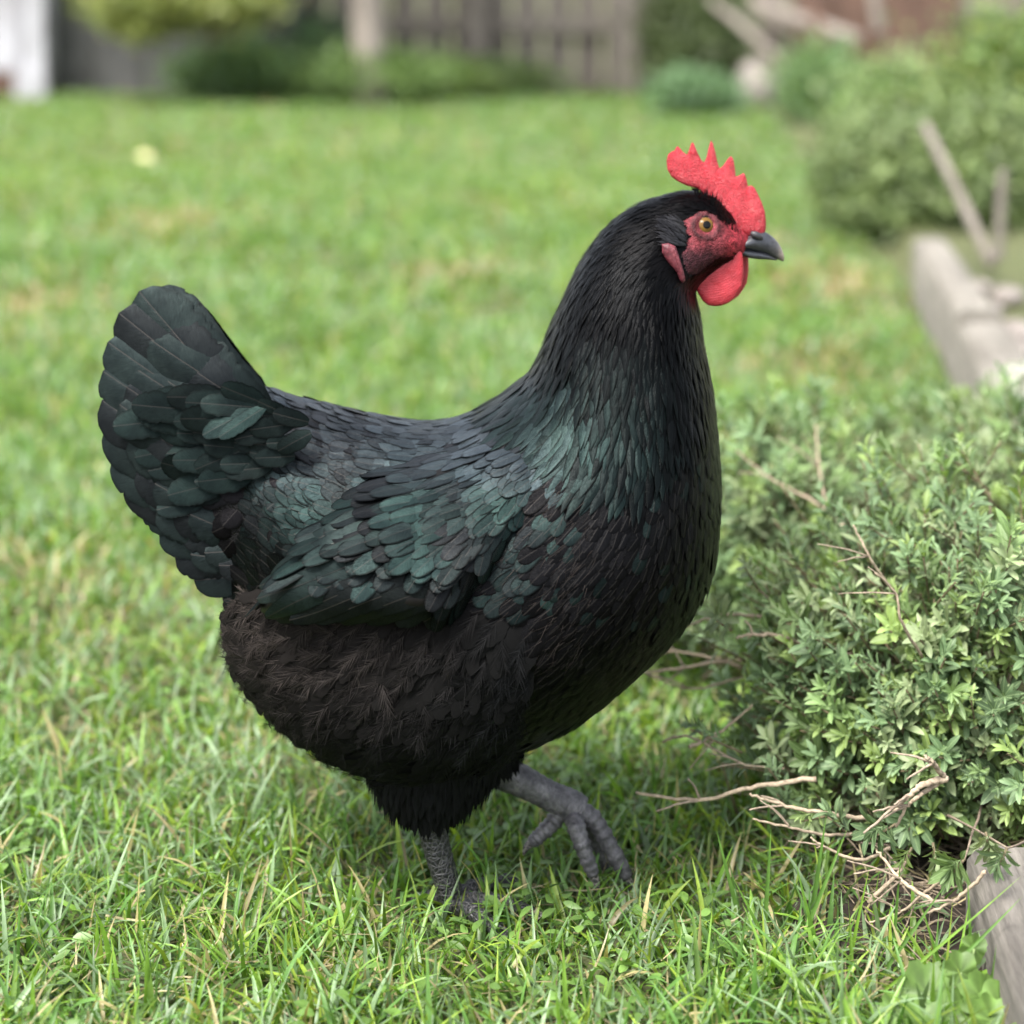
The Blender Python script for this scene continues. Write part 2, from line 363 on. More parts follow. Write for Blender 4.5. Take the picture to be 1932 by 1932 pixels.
def leaf_mat(name, trans=.35, rough=.5, mid=False, spec=.4):
    m, n, b = newmat(name); a = attr(n); oc = objco(n)
    c = mixc(n, 1.0, a, ramp(n, noise(n, 90, 3, .6, oc), [(.3, (.75, .78, .7)), (.7, (1.25, 1.2, 1.2))]), 'MULTIPLY')
    if mid:
        uv = node(n, 'ShaderNodeUVMap'); sx = node(n, 'ShaderNodeSeparateXYZ'); n.links.new(uv.outputs[0], sx.inputs[0])
        ax = mathn(n, 'ABSOLUTE', sx.outputs[0]); f = mathn(n, 'MULTIPLY', mathn(n, 'LESS_THAN', ax, .28), .45)
        c = mixc(n, f, c, (.30, .40, .20))
    n.links.new(c, b.inputs['Base Color']); b.inputs['Roughness'].default_value = rough; b.inputs['Specular IOR Level'].default_value = spec
    tr = node(n, 'ShaderNodeBsdfTranslucent'); n.links.new(mixc(n, 1.0, c, (1.25, 1.3, .55), 'MULTIPLY'), tr.inputs[0])
    mx = node(n, 'ShaderNodeMixShader'); mx.inputs[0].default_value = trans
    n.links.new(b.outputs[0], mx.inputs[1]); n.links.new(tr.outputs[0], mx.inputs[2]); n.links.new(mx.outputs[0], n.nodes['Material Output'].inputs[0])
    return m
M['grass'] = leaf_mat('grass_blade', .4, .42, False, .6)
M['shrubleaf'] = leaf_mat('shrub_leaf', .25, .55, True)
M['bgleaf'] = leaf_mat('garden_leaf', .3, .5)
def twig_mat():
    m, n, b = newmat('twig_bark'); oc = objco(n)
    c = mixc(n, 1.0, attr(n), ramp(n, noise(n, 250, 4, .7, oc), [(.3, (.5, .48, .45)), (.7, (1.4, 1.4, 1.35))]), 'MULTIPLY')
    n.links.new(c, b.inputs['Base Color']); b.inputs['Roughness'].default_value = .85; bump(n, b, noise(n, 400, 4, .7, oc), .0008, .8); return m
M['twig'] = twig_mat()
def soil_mat():
    m, n, b = newmat('soil'); oc = objco(n)
    c = ramp(n, noise(n, 30, 8, .7, oc), [(.3, (.022, .015, .010)), (.5, (.055, .040, .026)), (.7, (.12, .09, .06))])
    g = ramp(n, noise(n, 1.4, 4, .6, oc), [(.4, (0, 0, 0)), (.65, (1, 1, 1))])
    c = mixc(n, mathn(n, 'MULTIPLY', g, .5), c, (.07, .10, .028)); c = mixc(n, .5, c, (.15, .175, .06)); n.links.new(c, b.inputs['Base Color']); b.inputs['Roughness'].default_value = .95
    bump(n, b, noise(n, 120, 8, .75, oc), .008, 1.); return m
M['soil'] = soil_mat()
def wood_mat(name, dark, light, scale=(6, 60, 60), rough=.85, rot=(0, 0, 0)):
    m, n, b = newmat(name); oc = objco(n); mp = node(n, 'ShaderNodeMapping'); mp.inputs['Scale'].default_value = scale; mp.inputs['Rotation'].default_value = rot; n.links.new(oc, mp.inputs[0])
    g = noise(n, 1, 8, .7, mp.outputs[0]); st = noise(n, 7, 5, .65, oc)
    c = mixc(n, ramp(n, g, [(.3, (0, 0, 0)), (.7, (1, 1, 1))]), dark, light)
    c = mixc(n, 1.0, c, ramp(n, st, [(.3, (.6, .58, .55)), (.7, (1.2, 1.2, 1.18))]), 'MULTIPLY')
    n.links.new(c, b.inputs['Base Color']); b.inputs['Roughness'].default_value = rough
    bump(n, b, g, .004, .8); return m
M['timber'] = wood_mat('weathered_timber', (.035, .031, .028), (.235, .215, .195), (90, 7, 90))
M['timber_pale'] = wood_mat('bleached_timber', (.13, .118, .10), (.26, .24, .21), (60, 5, 60))
M['fence'] = wood_mat('grey_fence_board', (.12, .10, .088), (.27, .24, .21), (40, 40, 3))
M['shed'] = wood_mat('grey_shed_board', (.06, .06, .062), (.13, .13, .13), (30, 30, 3))
M['white'] = wood_mat('white_paint', (.30, .30, .34), (.42, .42, .46), (20, 20, 3), .6)
M['trunk'] = wood_mat('pale_bark', (.17, .145, .13), (.32, .28, .25), (30, 30, 6), .9)
M['brown'] = wood_mat('red_brown_board', (.07, .042, .032), (.15, .085, .062), (30, 30, 4), .9)
def stone_mat():
    m, n, b = newmat('pale_stone'); oc = objco(n)
    n.links.new(ramp(n, noise(n, 18, 8, .65, oc), [(.3, (.13, .11, .10)), (.55, (.24, .21, .19)), (.75, (.36, .32, .30))]), b.inputs['Base Color'])
    b.inputs['Roughness'].default_value = .85; bump(n, b, noise(n, 60, 8, .7, oc), .006, .8); return m
M['stone'] = stone_mat()

# ------------------------------------------------------------------ ground
g = Geo(); nx, ny = 161, 161
xs = np.sign(np.linspace(-1, 1, nx))*np.abs(np.linspace(-1, 1, nx))**3*60; ys = -3+np.linspace(0, 1, ny)**3*90
X, Y = np.meshgrid(xs, ys); Z = ground_z(X, Y)
i = np.arange(ny-1)[:, None]*nx+np.arange(nx-1)[None, :]
g.add(np.stack([X, Y, Z], -1), np.stack([i, i+1, i+nx+1, i+nx], -1)); o = g.build('ground', M['soil']); o['kind'] = 'structure'

# ------------------------------------------------------------------ lawn
TIM = [(np.array([.245, -.40]), np.array([.296, .06]))]
def bed_edge(y):   # x of the lawn's right border at depth y (bed begins there)
    y = np.asarray(y, float)
    return np.interp(y, [-1, -.27, -.08, .1, .35, 1.2, 2.33, 3.2, 9], [.25, .258, .281, .30, .33, .585, .71, .78, 1.2])
def grass_edge(y):
    y = np.asarray(y, float); return np.interp(y, [-1, -.27, -.15, -.08, -.02, .06, .14, .35, 1.2, 2.33, 3.2, 9], [.25, .258, .264, .238, .208, .205, .25, .33, .585, .71, .78, 1.2])+.02*(vnoise(y*60, y*0, 91)-.5)
def grass_field(geo, y0, y1, dens, lmin, lmax, wmin, wmax, nv, tuft=6, xw=.28, xpad=.2, straw=.06, seed=1):
    ymid = np.linspace(y0, y1, 60); wid = xw*(ymid+D)+xpad; area = np.trapezoid(2*wid, ymid) if hasattr(np, 'trapezoid') else np.trapz(2*wid, ymid)
    nt_ = int(area*1e4*dens/tuft)
    cy = y0+(y1-y0)*rng.random(nt_*2); wd_ = xw*(cy+D)+xpad; k = rng.random(nt_*2)*wd_.max() < wd_; cy = cy[k][:nt_]; wd_ = wd_[k][:nt_]
    cx = (rng.random(len(cy))*2-1)*wd_
    n0 = len(cy); n = n0*tuft
    sp = .012 if tuft > 1 else 0
    az_t = rng.random(n0)*2*PI; lean_t = rng.random(n0)*.5
    lt = .55+.75*fbm(cx*9, cy*9, 3)*rng.uniform(.7, 1.2, n0)
    r = lambda a: np.repeat(a, tuft)
    px = r(cx)+rng.normal(0, sp, n); py = r(cy)+rng.normal(0, sp, n)
    az = rng.random(n)*2*PI; lean = np.abs(rng.normal(.35, .35, n))
    dx = np.cos(az)*lean+np.cos(r(az_t))*r(lean_t); dy = np.sin(az)*lean+np.sin(r(az_t))*r(lean_t)
    T = unit(np.stack([dx, dy, np.ones(n)], -1)); Hd = unit(np.stack([dx, dy, np.zeros(n)], -1)+1e-6)
    N = unit(np.cross(np.cross(T, Hd)+1e-9, T)); N = np.where(N[:, 2:3] > 0, N, -N)
    # bend towards the lean direction (downwards)
    L = (lmin+(lmax-lmin)*rng.random(n)**1.6)*r(lt); Wd = wmin+(wmax-wmin)*rng.random(n)**1.3
    bend = np.clip(rng.normal(.9, .6, n), -.2, 2.3)
    # colours
    pn = fbm(px*4+3, py*4, seed=5); pn2 = fbm(px*1.2, py*1.2+7, seed=9)
    A = np.array([.165, .300, .045]); Bc = np.array([.115, .240, .055]); Cc = np.array([.205, .310, .160]); Dr = np.array([.38, .33, .17]); Yl = np.array([.235, .34, .045])
    q = rng.random(n)+.9*(pn-.5); col = np.where(q[:, None] < .30, Bc, np.where(q[:, None] < .60, A, Cc))
    yel = rng.random(n) < .08+.6*np.clip(pn2-.52, 0, 1)*1.6; col = np.where(yel[:, None], Yl, col)
    st = rng.random(n) < straw+.45*np.clip(fbm(px*3, py*3, 21)-.6, 0, 1)*2; col = np.where(st[:, None], Dr, col)
    for (wx, wy, wa, wb) in ((-.87, 2.38, .13, .22), (-.80, 3.5, .2, .25), (.45, 1.75, .10, .12), (-.1, 2.7, .12, .12), (.62, 2.6, .12, .3)):
        e_ = np.exp(-(((px-wx)/wa)**2+((py-wy)/wb)**2)); w_ = rng.random(n) < e_*.55; col = np.where(w_[:, None], Dr*[1, .9, .95], col)
    lo_ = float(np.interp(y0, [0, .7, 2.2], [.6, .75, .85])); col = col*rng.uniform(lo_, 1.95-lo_, (n, 1))
    keep = (px < grass_edge(py)+.01) | ((px < bed_edge(py)) & (rng.random(n) < .10))
    idx = np.where(keep)[0]
    P = np.stack([px, py, ground_z(px, py)-.003], -1)
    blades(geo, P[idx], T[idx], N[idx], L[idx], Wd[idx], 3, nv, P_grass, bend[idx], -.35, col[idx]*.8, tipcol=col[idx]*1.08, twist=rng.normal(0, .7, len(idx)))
g = Geo()
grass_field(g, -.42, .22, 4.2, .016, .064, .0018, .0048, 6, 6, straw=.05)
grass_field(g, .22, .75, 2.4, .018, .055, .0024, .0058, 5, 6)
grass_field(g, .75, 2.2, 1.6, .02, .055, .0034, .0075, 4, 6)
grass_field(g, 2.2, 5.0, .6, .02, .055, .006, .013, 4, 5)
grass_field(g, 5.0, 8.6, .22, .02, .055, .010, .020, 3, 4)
n = 5200; px = rng.uniform(-.5, .3, n); py = rng.uniform(-.4, .6, n); k = (fbm(px*7, py*7, 41) > .5) & (px < grass_edge(py)); px, py = px[k], py[k]; n = len(px)
az = rng.random(n)*2*PI; blades(g, np.stack([px, py, ground_z(px, py)+rng.uniform(.004, .022, n)], -1), np.stack([np.cos(az), np.sin(az), rng.uniform(0, .5, n)], -1), np.tile([0, 0, 1.], (n, 1))+rng.normal(0, .25, (n, 3)), rng.uniform(.006, .016, n), rng.uniform(.004, .008, n), 3, 6, P_leaf, rng.normal(.4, .3, n), -.2, np.array([.14, .25, .06])*rng.uniform(.7, 1.25, (n, 1)))
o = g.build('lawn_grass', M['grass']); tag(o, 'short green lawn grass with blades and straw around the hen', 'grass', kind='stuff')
# dry thatch lying low between the blades
g = Geo(); n = 16000
px = rng.uniform(-.55, .55, n); py = rng.uniform(-.4, .8, n); dn = fbm(px*5, py*5, 31); k = (px < bed_edge(py)+.05) & (rng.random(n) < .35+2*np.clip(dn-.45, 0, 1)); px, py = px[k], py[k]; n = len(px)
az = rng.random(n)*2*PI; T = np.stack([np.cos(az), np.sin(az), rng.normal(.12, .15, n)], -1)
c = np.array([.36, .31, .18])*rng.uniform(.35, 1.3, (n, 1))*np.array([1, rng.uniform(.9, 1.02), 1])
blades(g, np.stack([px, py, ground_z(px, py)+rng.uniform(.002, .014, n)], -1), T, np.tile([0, 0, 1.], (n, 1))+rng.normal(0, .3, (n, 3)), rng.uniform(.012, .04, n), rng.uniform(.0008, .0022, n), 2, 4, P_grass, rng.normal(0, .9, n), 0, c)
o = g.build('dry_thatch', M['grass']); tag(o, 'dry straw coloured thatch lying low among the grass', 'thatch', kind='stuff')

# ------------------------------------------------------------------ the hen
hen = empty('hen', (0, 0, 0), 'black hen with green sheen and red comb striding across the lawn', 'hen')
R = np.array([   # upper contour, lower contour (frame px), half width (m)
 (470, 815, 440, 1140, .012), (487, 765, 440, 1205, .038), (515, 742, 478, 1290, .058), (594, 764, 580, 1380, .084), (702, 789, 705, 1432, .100), (790, 801, 830, 1440, .109),
 (850, 796, 960, 1393, .114), (900, 778, 1085, 1340, .115), (945, 750, 1200, 1250, .111), (976, 726, 1290, 1160, .103), (1006, 695, 1341, 1065, .093),
 (1027, 655, 1356, 945, .082), (1046, 608, 1352, 830, .072), (1067, 560, 1338, 720, .063), (1090, 512, 1323, 635, .056), (1120, 463, 1316, 580, .048),
 (1158, 420, 1312, 550, .040), (1205, 388, 1318, 538, .033), (1252, 371, 1330, 526, .027), (1300, 363, 1348, 514, .0225), (1343, 373, 1368, 503, .0190),
 (1376, 402, 1380, 498, .0148), (1397, 430, 1390, 494, .0102), (1411, 445, 1396, 489, .0062)], float)
s_s = np.concatenate([np.linspace(0, 1, 12)[:-1], np.arange(1, 15, .12), np.arange(15, len(R)-1.001, .035), [len(R)-1]]); NT = 144
def loft_pts(RR, s, th):
    Q = catmull(RR, s); U = Wp(Q[:, 0], Q[:, 1]); Lw = Wp(Q[:, 2], Q[:, 3]); C = (U+Lw)/2; Hh = (U-Lw)/2
    ct = np.cos(th); sn = np.sin(th)
    ysh = -sn*(1-.13*ct); P = C[:, None, :]+Hh[:, None, :]*np.sign(ct)[None, :, None]*(np.abs(ct)**.95)[None, :, None]
    P = P.copy(); P[..., 1] = P[..., 1]+Q[:, 4][:, None]*ysh[None, :]; return P
th = np.arange(NT)/NT*2*PI
BP = loft_pts(R, s_s, th)
facepoly = zm([(548, 960), (590, 895), (670, 850), (760, 822), (850, 832), (930, 880), (990, 930), (1050, 950), (1110, 965), (1190, 1000), (1260, 1030), (1290, 1110), (1240, 1230), (1110, 1270), (1000, 1300), (920, 1320), (830, 1370), (760, 1420), (700, 1460), (620, 1440), (570, 1370), (545, 1230), (600, 1160), (610, 1080)])
# face relief and colour
U0, V0 = proj(np.stack([BP[..., 0], -np.abs(BP[..., 1]), BP[..., 2]], -1))
eyeuv = zm((780, 970))
inf = inpoly(U0, V0, facepoly) & (s_s[:, None] > 15)
fd, _ = polydist(U0, V0, facepoly)
de = np.hypot(U0-eyeuv[0], V0-eyeuv[1])
zx, zy = (U0/.9434-1250)*4.83, (V0/.9434-250)*4.83
skinc = np.zeros(BP.shape)+np.array([.0025, .0025, .003])
lowf = np.clip((zy-1130)/130, 0, 1)*np.clip((1010-zx)/200, 0, 1)
rosy = np.array([.165, .030, .038])*(1-lowf[..., None])+np.array([.045, .013, .018])*lowf[..., None]
dusk = np.clip(1-np.abs(de-24)/9, 0, 1)[..., None]*.75; rosy = rosy*(1-dusk)+np.array([.04, .018, .020])*dusk
red = np.clip((zx-930)/90, 0, 1)*np.clip((1320-zy)/40, 0, 1); rosy = rosy*(1-red[..., None])+np.array([.24, .026, .036])*red[..., None]
skinc = np.where(inf[..., None], rosy, skinc)
bul = np.where(inf, .0016*np.clip(fd/14, 0, 1), 0)
bul += np.where(s_s[:, None] > 15, .0012*np.exp(-((de-23)/5)**2)-.0022*np.exp(-(de/17)**2), 0)
cheek = np.exp(-(((zx-1060)/150)**2+((zy-1120)/60)**2)); bul += np.where(s_s[:, None] > 15, .0012*cheek, 0)
BP[..., 1] += np.sign(BP[..., 1])*bul
body = Geo(); ns = len(s_s)
i = np.arange(ns-1)[:, None]*NT; j = np.arange(NT)[None, :]; q = np.stack([i+j, i+(j+1) % NT, i+NT+(j+1) % NT, i+NT+j], -1).reshape(-1, 4)
body.add(BP.reshape(-1, 3), q, skinc.reshape(-1, 3))
for ring, flip in ((0, 0), (ns-1, 1)):
    c = BP[ring].mean(0); jj = np.arange(NT); k2 = (jj+1) % NT
    f = np.stack([jj, k2, np.full(NT, NT), np.full(NT, NT)], -1) if flip else np.stack([k2, jj, np.full(NT, NT), np.full(NT, NT)], -1)
    body.add(np.concatenate([BP[ring], c[None]]), f, skinc[ring].mean(0))
# tail core, thighs (closed lofts that run into the trunk)
RT = np.array([(262, 775, 250, 850, .004), (300, 765, 280, 905, .014), (345, 757, 325, 985, .024), (400, 752, 375, 1060, .034), (460, 757, 440, 1110, .045), (540, 795, 530, 1120, .050), (640, 830, 640, 1110, .050)], float)
s_t = np.arange(0, 6.001, .2); TP = loft_pts(RT, s_t, th); nst = len(s_t)
i2 = np.arange(nst-1)[:, None]*NT; q2 = np.stack([i2+j, i2+(j+1) % NT, i2+NT+(j+1) % NT, i2+NT+j], -1).reshape(-1, 4)
body.add(TP.reshape(-1, 3), q2, (.0025, .0025, .003))
YN, YF = -.022, .012     # standing leg (near), lifted leg (far)
def thigh(Y, ax, w):
    p = smooth_path([Wp(u, v, Y) for u, v in ax], 26); r = catmull(np.array(w, float)[:, None], np.linspace(0, len(w)-1, 26))[:, 0]; return p, r
near_th = thigh(YN, [(830, 1270), (820, 1370), (812, 1440), (808, 1495), (811, 1530)], [.048, .047, .040, .024, .010])
far_th = thigh(YF, [(890, 1270), (905, 1340), (912, 1385), (920, 1420), (928, 1445)], [.035, .033, .026, .018, .011])
for p, r in (near_th, far_th): tube(body, p, r, 40, (.0025, .0025, .003))
bv = np.concatenate(body.v); bf = np.concatenate(body.f)
bvh = BVHTree.FromPolygons([tuple(v) for v in bv], [tuple(f) if f[2] != f[3] else tuple(f[:3]) for f in bf])
CAMP = Vector((0, -D, H))
def surf(u, v, tree=None):
    d = Vector(Wp(u, v, 0.))-CAMP; d.normalize(); h = (tree or bvh).ray_cast(CAMP, d)
    if h[0] is None: return None, None
    n = Vector(h[1]);
    if n.dot(d) > 0: n = -n
    return np.array(h[0]), np.array(n)
# shanks and feet join the same body mesh
LM = 1
def shank(pts, rad, colr=(1, 1, 1), seg=20):
    p = smooth_path(pts, 60); r = catmull(np.array(rad, float)[:, None], np.linspace(0, len(rad)-1, 60))[:, 0]
    r = r*(1+.05*np.abs(np.sin(np.arange(60)*.75))); tube(body, p, r, seg, colr, LM, .9)
def toe(pts, r0, claw, colr=(1, 1, 1)):
    p = smooth_path(pts, 34); t = np.linspace(0, 1, 34); r = r0*(1-.38*t)*(1+.10*np.abs(np.sin(t*PI*4.5)))*(1+.10*np.sin(t*60))
    r[-2:] *= .8; tube(body, p, r, 14, colr, LM)
    e = p[-1]; d = unit(p[-1]-p[-4]); dn = np.array([0, 0, -1.])
    cp = [e-d*.003, e+d*claw*.35+dn*claw*.05, e+d*claw*.7+dn*claw*.25, e+d*claw*.95+dn*claw*.6]
    tube(body, smooth_path(cp, 12), r0*.5*(1-np.linspace(0, 1, 12))**.6+.0002, 8, (3.2, 3.0, 2.7), 1)
s1 = [Wp(804, 1480, YN), Wp(810, 1530, YN), Wp(822, 1590, YN), Wp(836, 1640, YN), Wp(851, 1690, YN), Wp(856, 1708, YN)]
shank(s1, [.0105, .0100, .0092, .0086, .0082, .0088])
fz = Wp(856, 1708, YN); bz = fz.copy(); bz[2] = .010
toe([fz, bz+[.014, -.004, .001], bz+[.03, -.008, .002], bz+[.052, -.012, -.003]], .0070, .012)
toe([fz, bz+[.010, -.014, .001], bz+[.024, -.030, -.001], bz+[.036, -.046, -.004]], .0066, .011)
toe([fz, bz+[.012, .012, .002], bz+[.028, .022, .002], bz+[.044, .032, -.002]], .0066, .011)
toe([fz, bz+[-.010, .008, -.001], bz+[-.022, .014, -.004]], .0058, .010)
gr = (1.05, 1.04, 1.1); LM = 2
s2 = [Wp(905, 1436, YF), Wp(985, 1474, YF), Wp(1035, 1500, YF), Wp(1075, 1520, YF), Wp(1092, 1532, YF)]
shank(s2, [.0125, .0100, .0092, .0104, .0104], gr)
k0 = Wp(1078, 1525, YF)
toe([k0, Wp(1088, 1562, YF-.012), Wp(1104, 1610, YF-.016), Wp(1120, 1652, YF-.018)], .0066, .010, gr)
toe([k0, Wp(1117, 1546, YF), Wp(1150, 1596, YF-.004), Wp(1184, 1656, YF-.006)], .0073, .014, gr)
toe([k0, Wp(1112, 1560, YF+.014), Wp(1132, 1600, YF+.02), Wp(1146, 1640, YF+.022)], .0064, .009, gr)
toe([Wp(1062, 1520, YF), Wp(1046, 1548, YF-.002), Wp(1020, 1575, YF-.004), Wp(1002, 1590, YF-.004)], .0062, .007, gr)
bo = body.build('body', [M['skin'], M['leg'], M['leg2']], hen)

# ---- plumage on the body, laid like shingles from a fine scatter
TEAL = np.array([.0125, .0250, .0228]); BLUE = np.array([.052, .067, .077]); PURP = np.array([.0095, .0092, .0105]); BLK = np.array([.0032, .0035, .004]); DKT = np.array([.007, .013, .0125])
def hackle_region(u, v):
    return inpoly(u, v, [(930, 760), (900, 700), (1000, 300), (1500, 300), (1420, 600), (1352, 690), (1325, 800), (1255, 880), (1190, 915), (1120, 920), (1060, 880), (1010, 830), (960, 800)])
def fields(u, v, r, side):
    """length, width, spacing (mm), kind 0 round 1 pointed 2 fluff"""
    n = len(u); L = np.full(n, 19.); Wd = np.full(n, 11.); sp = np.full(n, 5.3); kd = np.zeros(n, int)
    hk = hackle_region(u, v) & (r > 6.5)
    t = np.clip((r-8)/(20-8), 0, 1)
    L = np.where(hk, np.interp(r, [7, 10, 13, 16, 19, 23], [27, 26, 21, 14, 8, 5]), L)
    Wd = np.where(hk, np.interp(r, [7, 10, 13, 16, 19, 23], [8.8, 7.4, 4.6, 2.9, 1.7, 1.3]), Wd)
    sp = np.where(hk, np.interp(r, [7, 10, 13, 16, 19, 23], [4.9, 4.1, 2.7, 1.8, 1.25, 1.1]), sp)
    kd = np.where(hk, 1, kd)
    br = (~hk) & (u > 1050); L = np.where(br, 16, L); Wd = np.where(br, 8.6, Wd); sp = np.where(br, 4.5, sp)
    fl = (~hk) & (v > 1120+np.clip(u-820, 0, 400)*.25) & (u < 1010); kd = np.where(fl, 2, kd); L = np.where(fl, 22, L); Wd = np.where(fl, 10, Wd); sp = np.where(fl, 5.5, sp)
    return L, Wd, sp, kd
def flow_of(Pg):   # direction towards the tail along a loft
    dS = -np.gradient(Pg, axis=0); return unit(dS)
def scatter(Pg, sg, tmul=1., n=90000, smin=-1):
    ns_, nt_ = Pg.shape[:2]; Pn = np.concatenate([Pg, Pg[:, :1]], 1)
    a = Pn[1:, :-1]-Pn[:-1, :-1]; b = Pn[:-1, 1:]-Pn[:-1, :-1]; cr = np.cross(a, b); ar = np.linalg.norm(cr, axis=-1)
    c0 = Pg.mean(1)
    Nn = np.cross(b, a); Nn = unit(Nn); ref = Pn[:-1, :-1]-c0[:-1, None, :]; Nn = np.where(((Nn*ref).sum(-1) < 0)[..., None], -Nn, Nn)
    fl = flow_of(Pg)
    wgt = ar*np.interp(sg[:-1], [0, 8, 14, 20, 23], [1, 1, 3, 9, 12])[:, None] if tmul == 1. else ar
    wgt = wgt/wgt.sum(); pick = rng.choice(wgt.size, n, p=wgt.ravel()); ii, jj = np.unravel_index(pick, wgt.shape)
    fa, fb = rng.random(n)[:, None], rng.random(n)[:, None]
    P = Pn[ii, jj]+a[ii, jj]*fa+b[ii, jj]*fb
    return P, Nn[ii, jj], fl[ii, jj], sg[ii]
def dart(P, sp):
    cell = .004; grid = {}; keep = []
    K = np.floor(P/cell).astype(int); order = np.argsort(sp, kind='stable') if False else range(len(P))
    Pl = P.tolist(); Kl = K.tolist(); sl_ = sp.tolist()
    for i in order:
        s = sl_[i]; m = int(s/cell)+1; kx, ky, kz = Kl[i]; p = Pl[i]; ok = True
        for ax in range(kx-m, kx+m+1):
            for ay in range(ky-m, ky+m+1):
                for az in range(kz-m, kz+m+1):
                    for qd in grid.get((ax, ay, az), ()):
                        if (qd[0]-p[0])**2+(qd[1]-p[1])**2+(qd[2]-p[2])**2 < s*s: ok = False; break
                    if not ok: break
                if not ok: break
            if not ok: break
        if ok: grid.setdefault((kx, ky, kz), []).append(p); keep.append(i)
    return np.array(keep)
P, N, T, r = scatter(BP, s_s, 1., 150000)
u, v = proj(np.stack([P[:, 0], -np.abs(P[:, 1]), P[:, 2]], -1))
L, Wd, sp, kd = fields(u, v, r, 0)
fin = inpoly(u, v, facepoly) & (r > 15); dface, _ = polydist(u, v, facepoly); deye = np.hypot(u-eyeuv[0], v-eyeuv[1])
lowface = (v-560/1.0) > -1e9
rimok = (~fin | ((rng.random(len(u)) < .5*np.exp(-(dface/3.)**2)) & (deye > 27))) & ~((r > 21.5))
ii = np.where(rimok)[0]; ii = ii[dart(P[ii], sp[ii]/1000)]
P, N, T, r, u, v, L, Wd, kd = P[ii], N[ii], T[ii], r[ii], u[ii], v[ii], L[ii], Wd[ii], kd[ii]
# T blended downwards on breast and flanks
brm = (kd == 0) & (u > 950) & (v > 850); T = np.where(brm[:, None], unit(T+np.array([-.25, 0, -.35])), T)
flm = kd == 2; T = np.where(flm[:, None], unit(T*.8+np.array([-.1, 0, -.9])), T)
T = unit(T-(T*N).sum(-1, keepdims=True)*N); Bx = np.cross(T, N)
jit = rng.normal(0, 1, len(P))*np.where(kd == 1, .10, np.where(kd == 2, .35, .10)); T = unit(T+Bx*jit[:, None])
def feather_colour(u, v, r, kd):
    n = len(u); rn = rng.random(n); pn = fbm(u/90, v/90, 4)
    c = np.zeros((n, 3))+BLK
    hk = kd == 1
    # hackle: black above, green towards the cape, blue over the shoulder
    g = np.clip((v-600)/220, 0, 1)*np.clip((1330-u)/160, 0, 1)*(.10+.62*rn)
    c = np.where(hk[:, None], BLK*.7*(1-g[:, None])+TEAL*g[:, None], c)
    sh = hk & (v > 720) & (u < 1080) & (rn < .55); c = np.where(sh[:, None], TEAL*.55+BLUE*.08, c)
    hd = hk & (r > 16); c = np.where(hd[:, None], np.array([.0028, .0028, .0031]), c)
    uu_ = u+rng.normal(0, 38, n); vv_ = v+rng.normal(0, 30, n); bk = (kd == 0) & (uu_ < 1030) & (vv_ < 1110)
    m = np.clip((pn-.15)*1.9+rng.normal(0, .16, n), .1, .95)[:, None]; topb = np.clip((960-v)/170, 0, 1)[:, None]  # topb: blue highlight of the upper back put into the feather colour
    c = np.where(bk[:, None], PURP*(1-m)+(TEAL*(1-topb)+BLUE*topb)*m, c)
    lowr = np.clip((v-960-(u-480)*.25)/90, 0, 1)*np.clip((680-u)/120, 0, 1); c = c*(1-.85*lowr[:, None])  # black lower rump, with the shade behind the wing painted in too
    br = (kd == 0) & ~bk
    tm = (rn < .10) & (v < 1150) & (u < 1330)
    c = np.where(br[:, None], np.where(tm[:, None], DKT*.9, BLK*1.1*(1-np.clip(pn*1.6-.4, 0, 1))[:, None]+PURP*.42*np.clip(pn*1.6-.4, 0, 1)[:, None]), c)
    return c*rng.uniform(.7, 1.25, (n, 1))
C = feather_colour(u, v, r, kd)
L = L*rng.uniform(.85, 1.15, len(L))/1000; Wd = Wd*rng.uniform(.85, 1.15, len(L))/1000
base = P+N*.0011
def lay(geo, m, prof, nu, nv, lift, bend, camber, edge, tipc=None, jag=0.):
    a = np.full(m.sum(), lift)*rng.uniform(.6, 1.35, m.sum()) if np.isscalar(lift) else lift[m]
    Tt = T[m]*np.cos(a)[:, None]+N[m]*np.sin(a)[:, None]; Nn = N[m]*np.cos(a)[:, None]-T[m]*np.sin(a)[:, None]
    Nn = Nn+rng.normal(0, .06, Nn.shape)
    blades(geo, base[m]-N[m]*.0008, Tt, Nn, L[m], Wd[m], nu, nv, prof, bend if np.isscalar(bend) else bend[m], camber, C[m], edge=edge, jag=jag)
m = kd == 1
gh = Geo(); mm = m & (r <= 17); mu = mm & (r > 12.5); lay(gh, mu, P_point, 5, 7, .11, .12, .12, .75, jag=.12); mm = mm & ~mu; lay(gh, mm, P_point, 7, 9, .13, .12, .10, .12, jag=.04)
mm = m & (r > 17); lay(gh, mm, P_point, 3, 5, .15, .14, .1, None)
gh.build('neck_hackle', M['hackle'], hen)
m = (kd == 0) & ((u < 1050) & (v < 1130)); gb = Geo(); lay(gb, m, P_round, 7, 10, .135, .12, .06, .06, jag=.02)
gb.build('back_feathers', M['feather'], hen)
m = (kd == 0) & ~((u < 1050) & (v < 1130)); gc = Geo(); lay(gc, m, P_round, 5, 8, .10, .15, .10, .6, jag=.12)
gc.build('breast_feathers', M['feather'], hen)
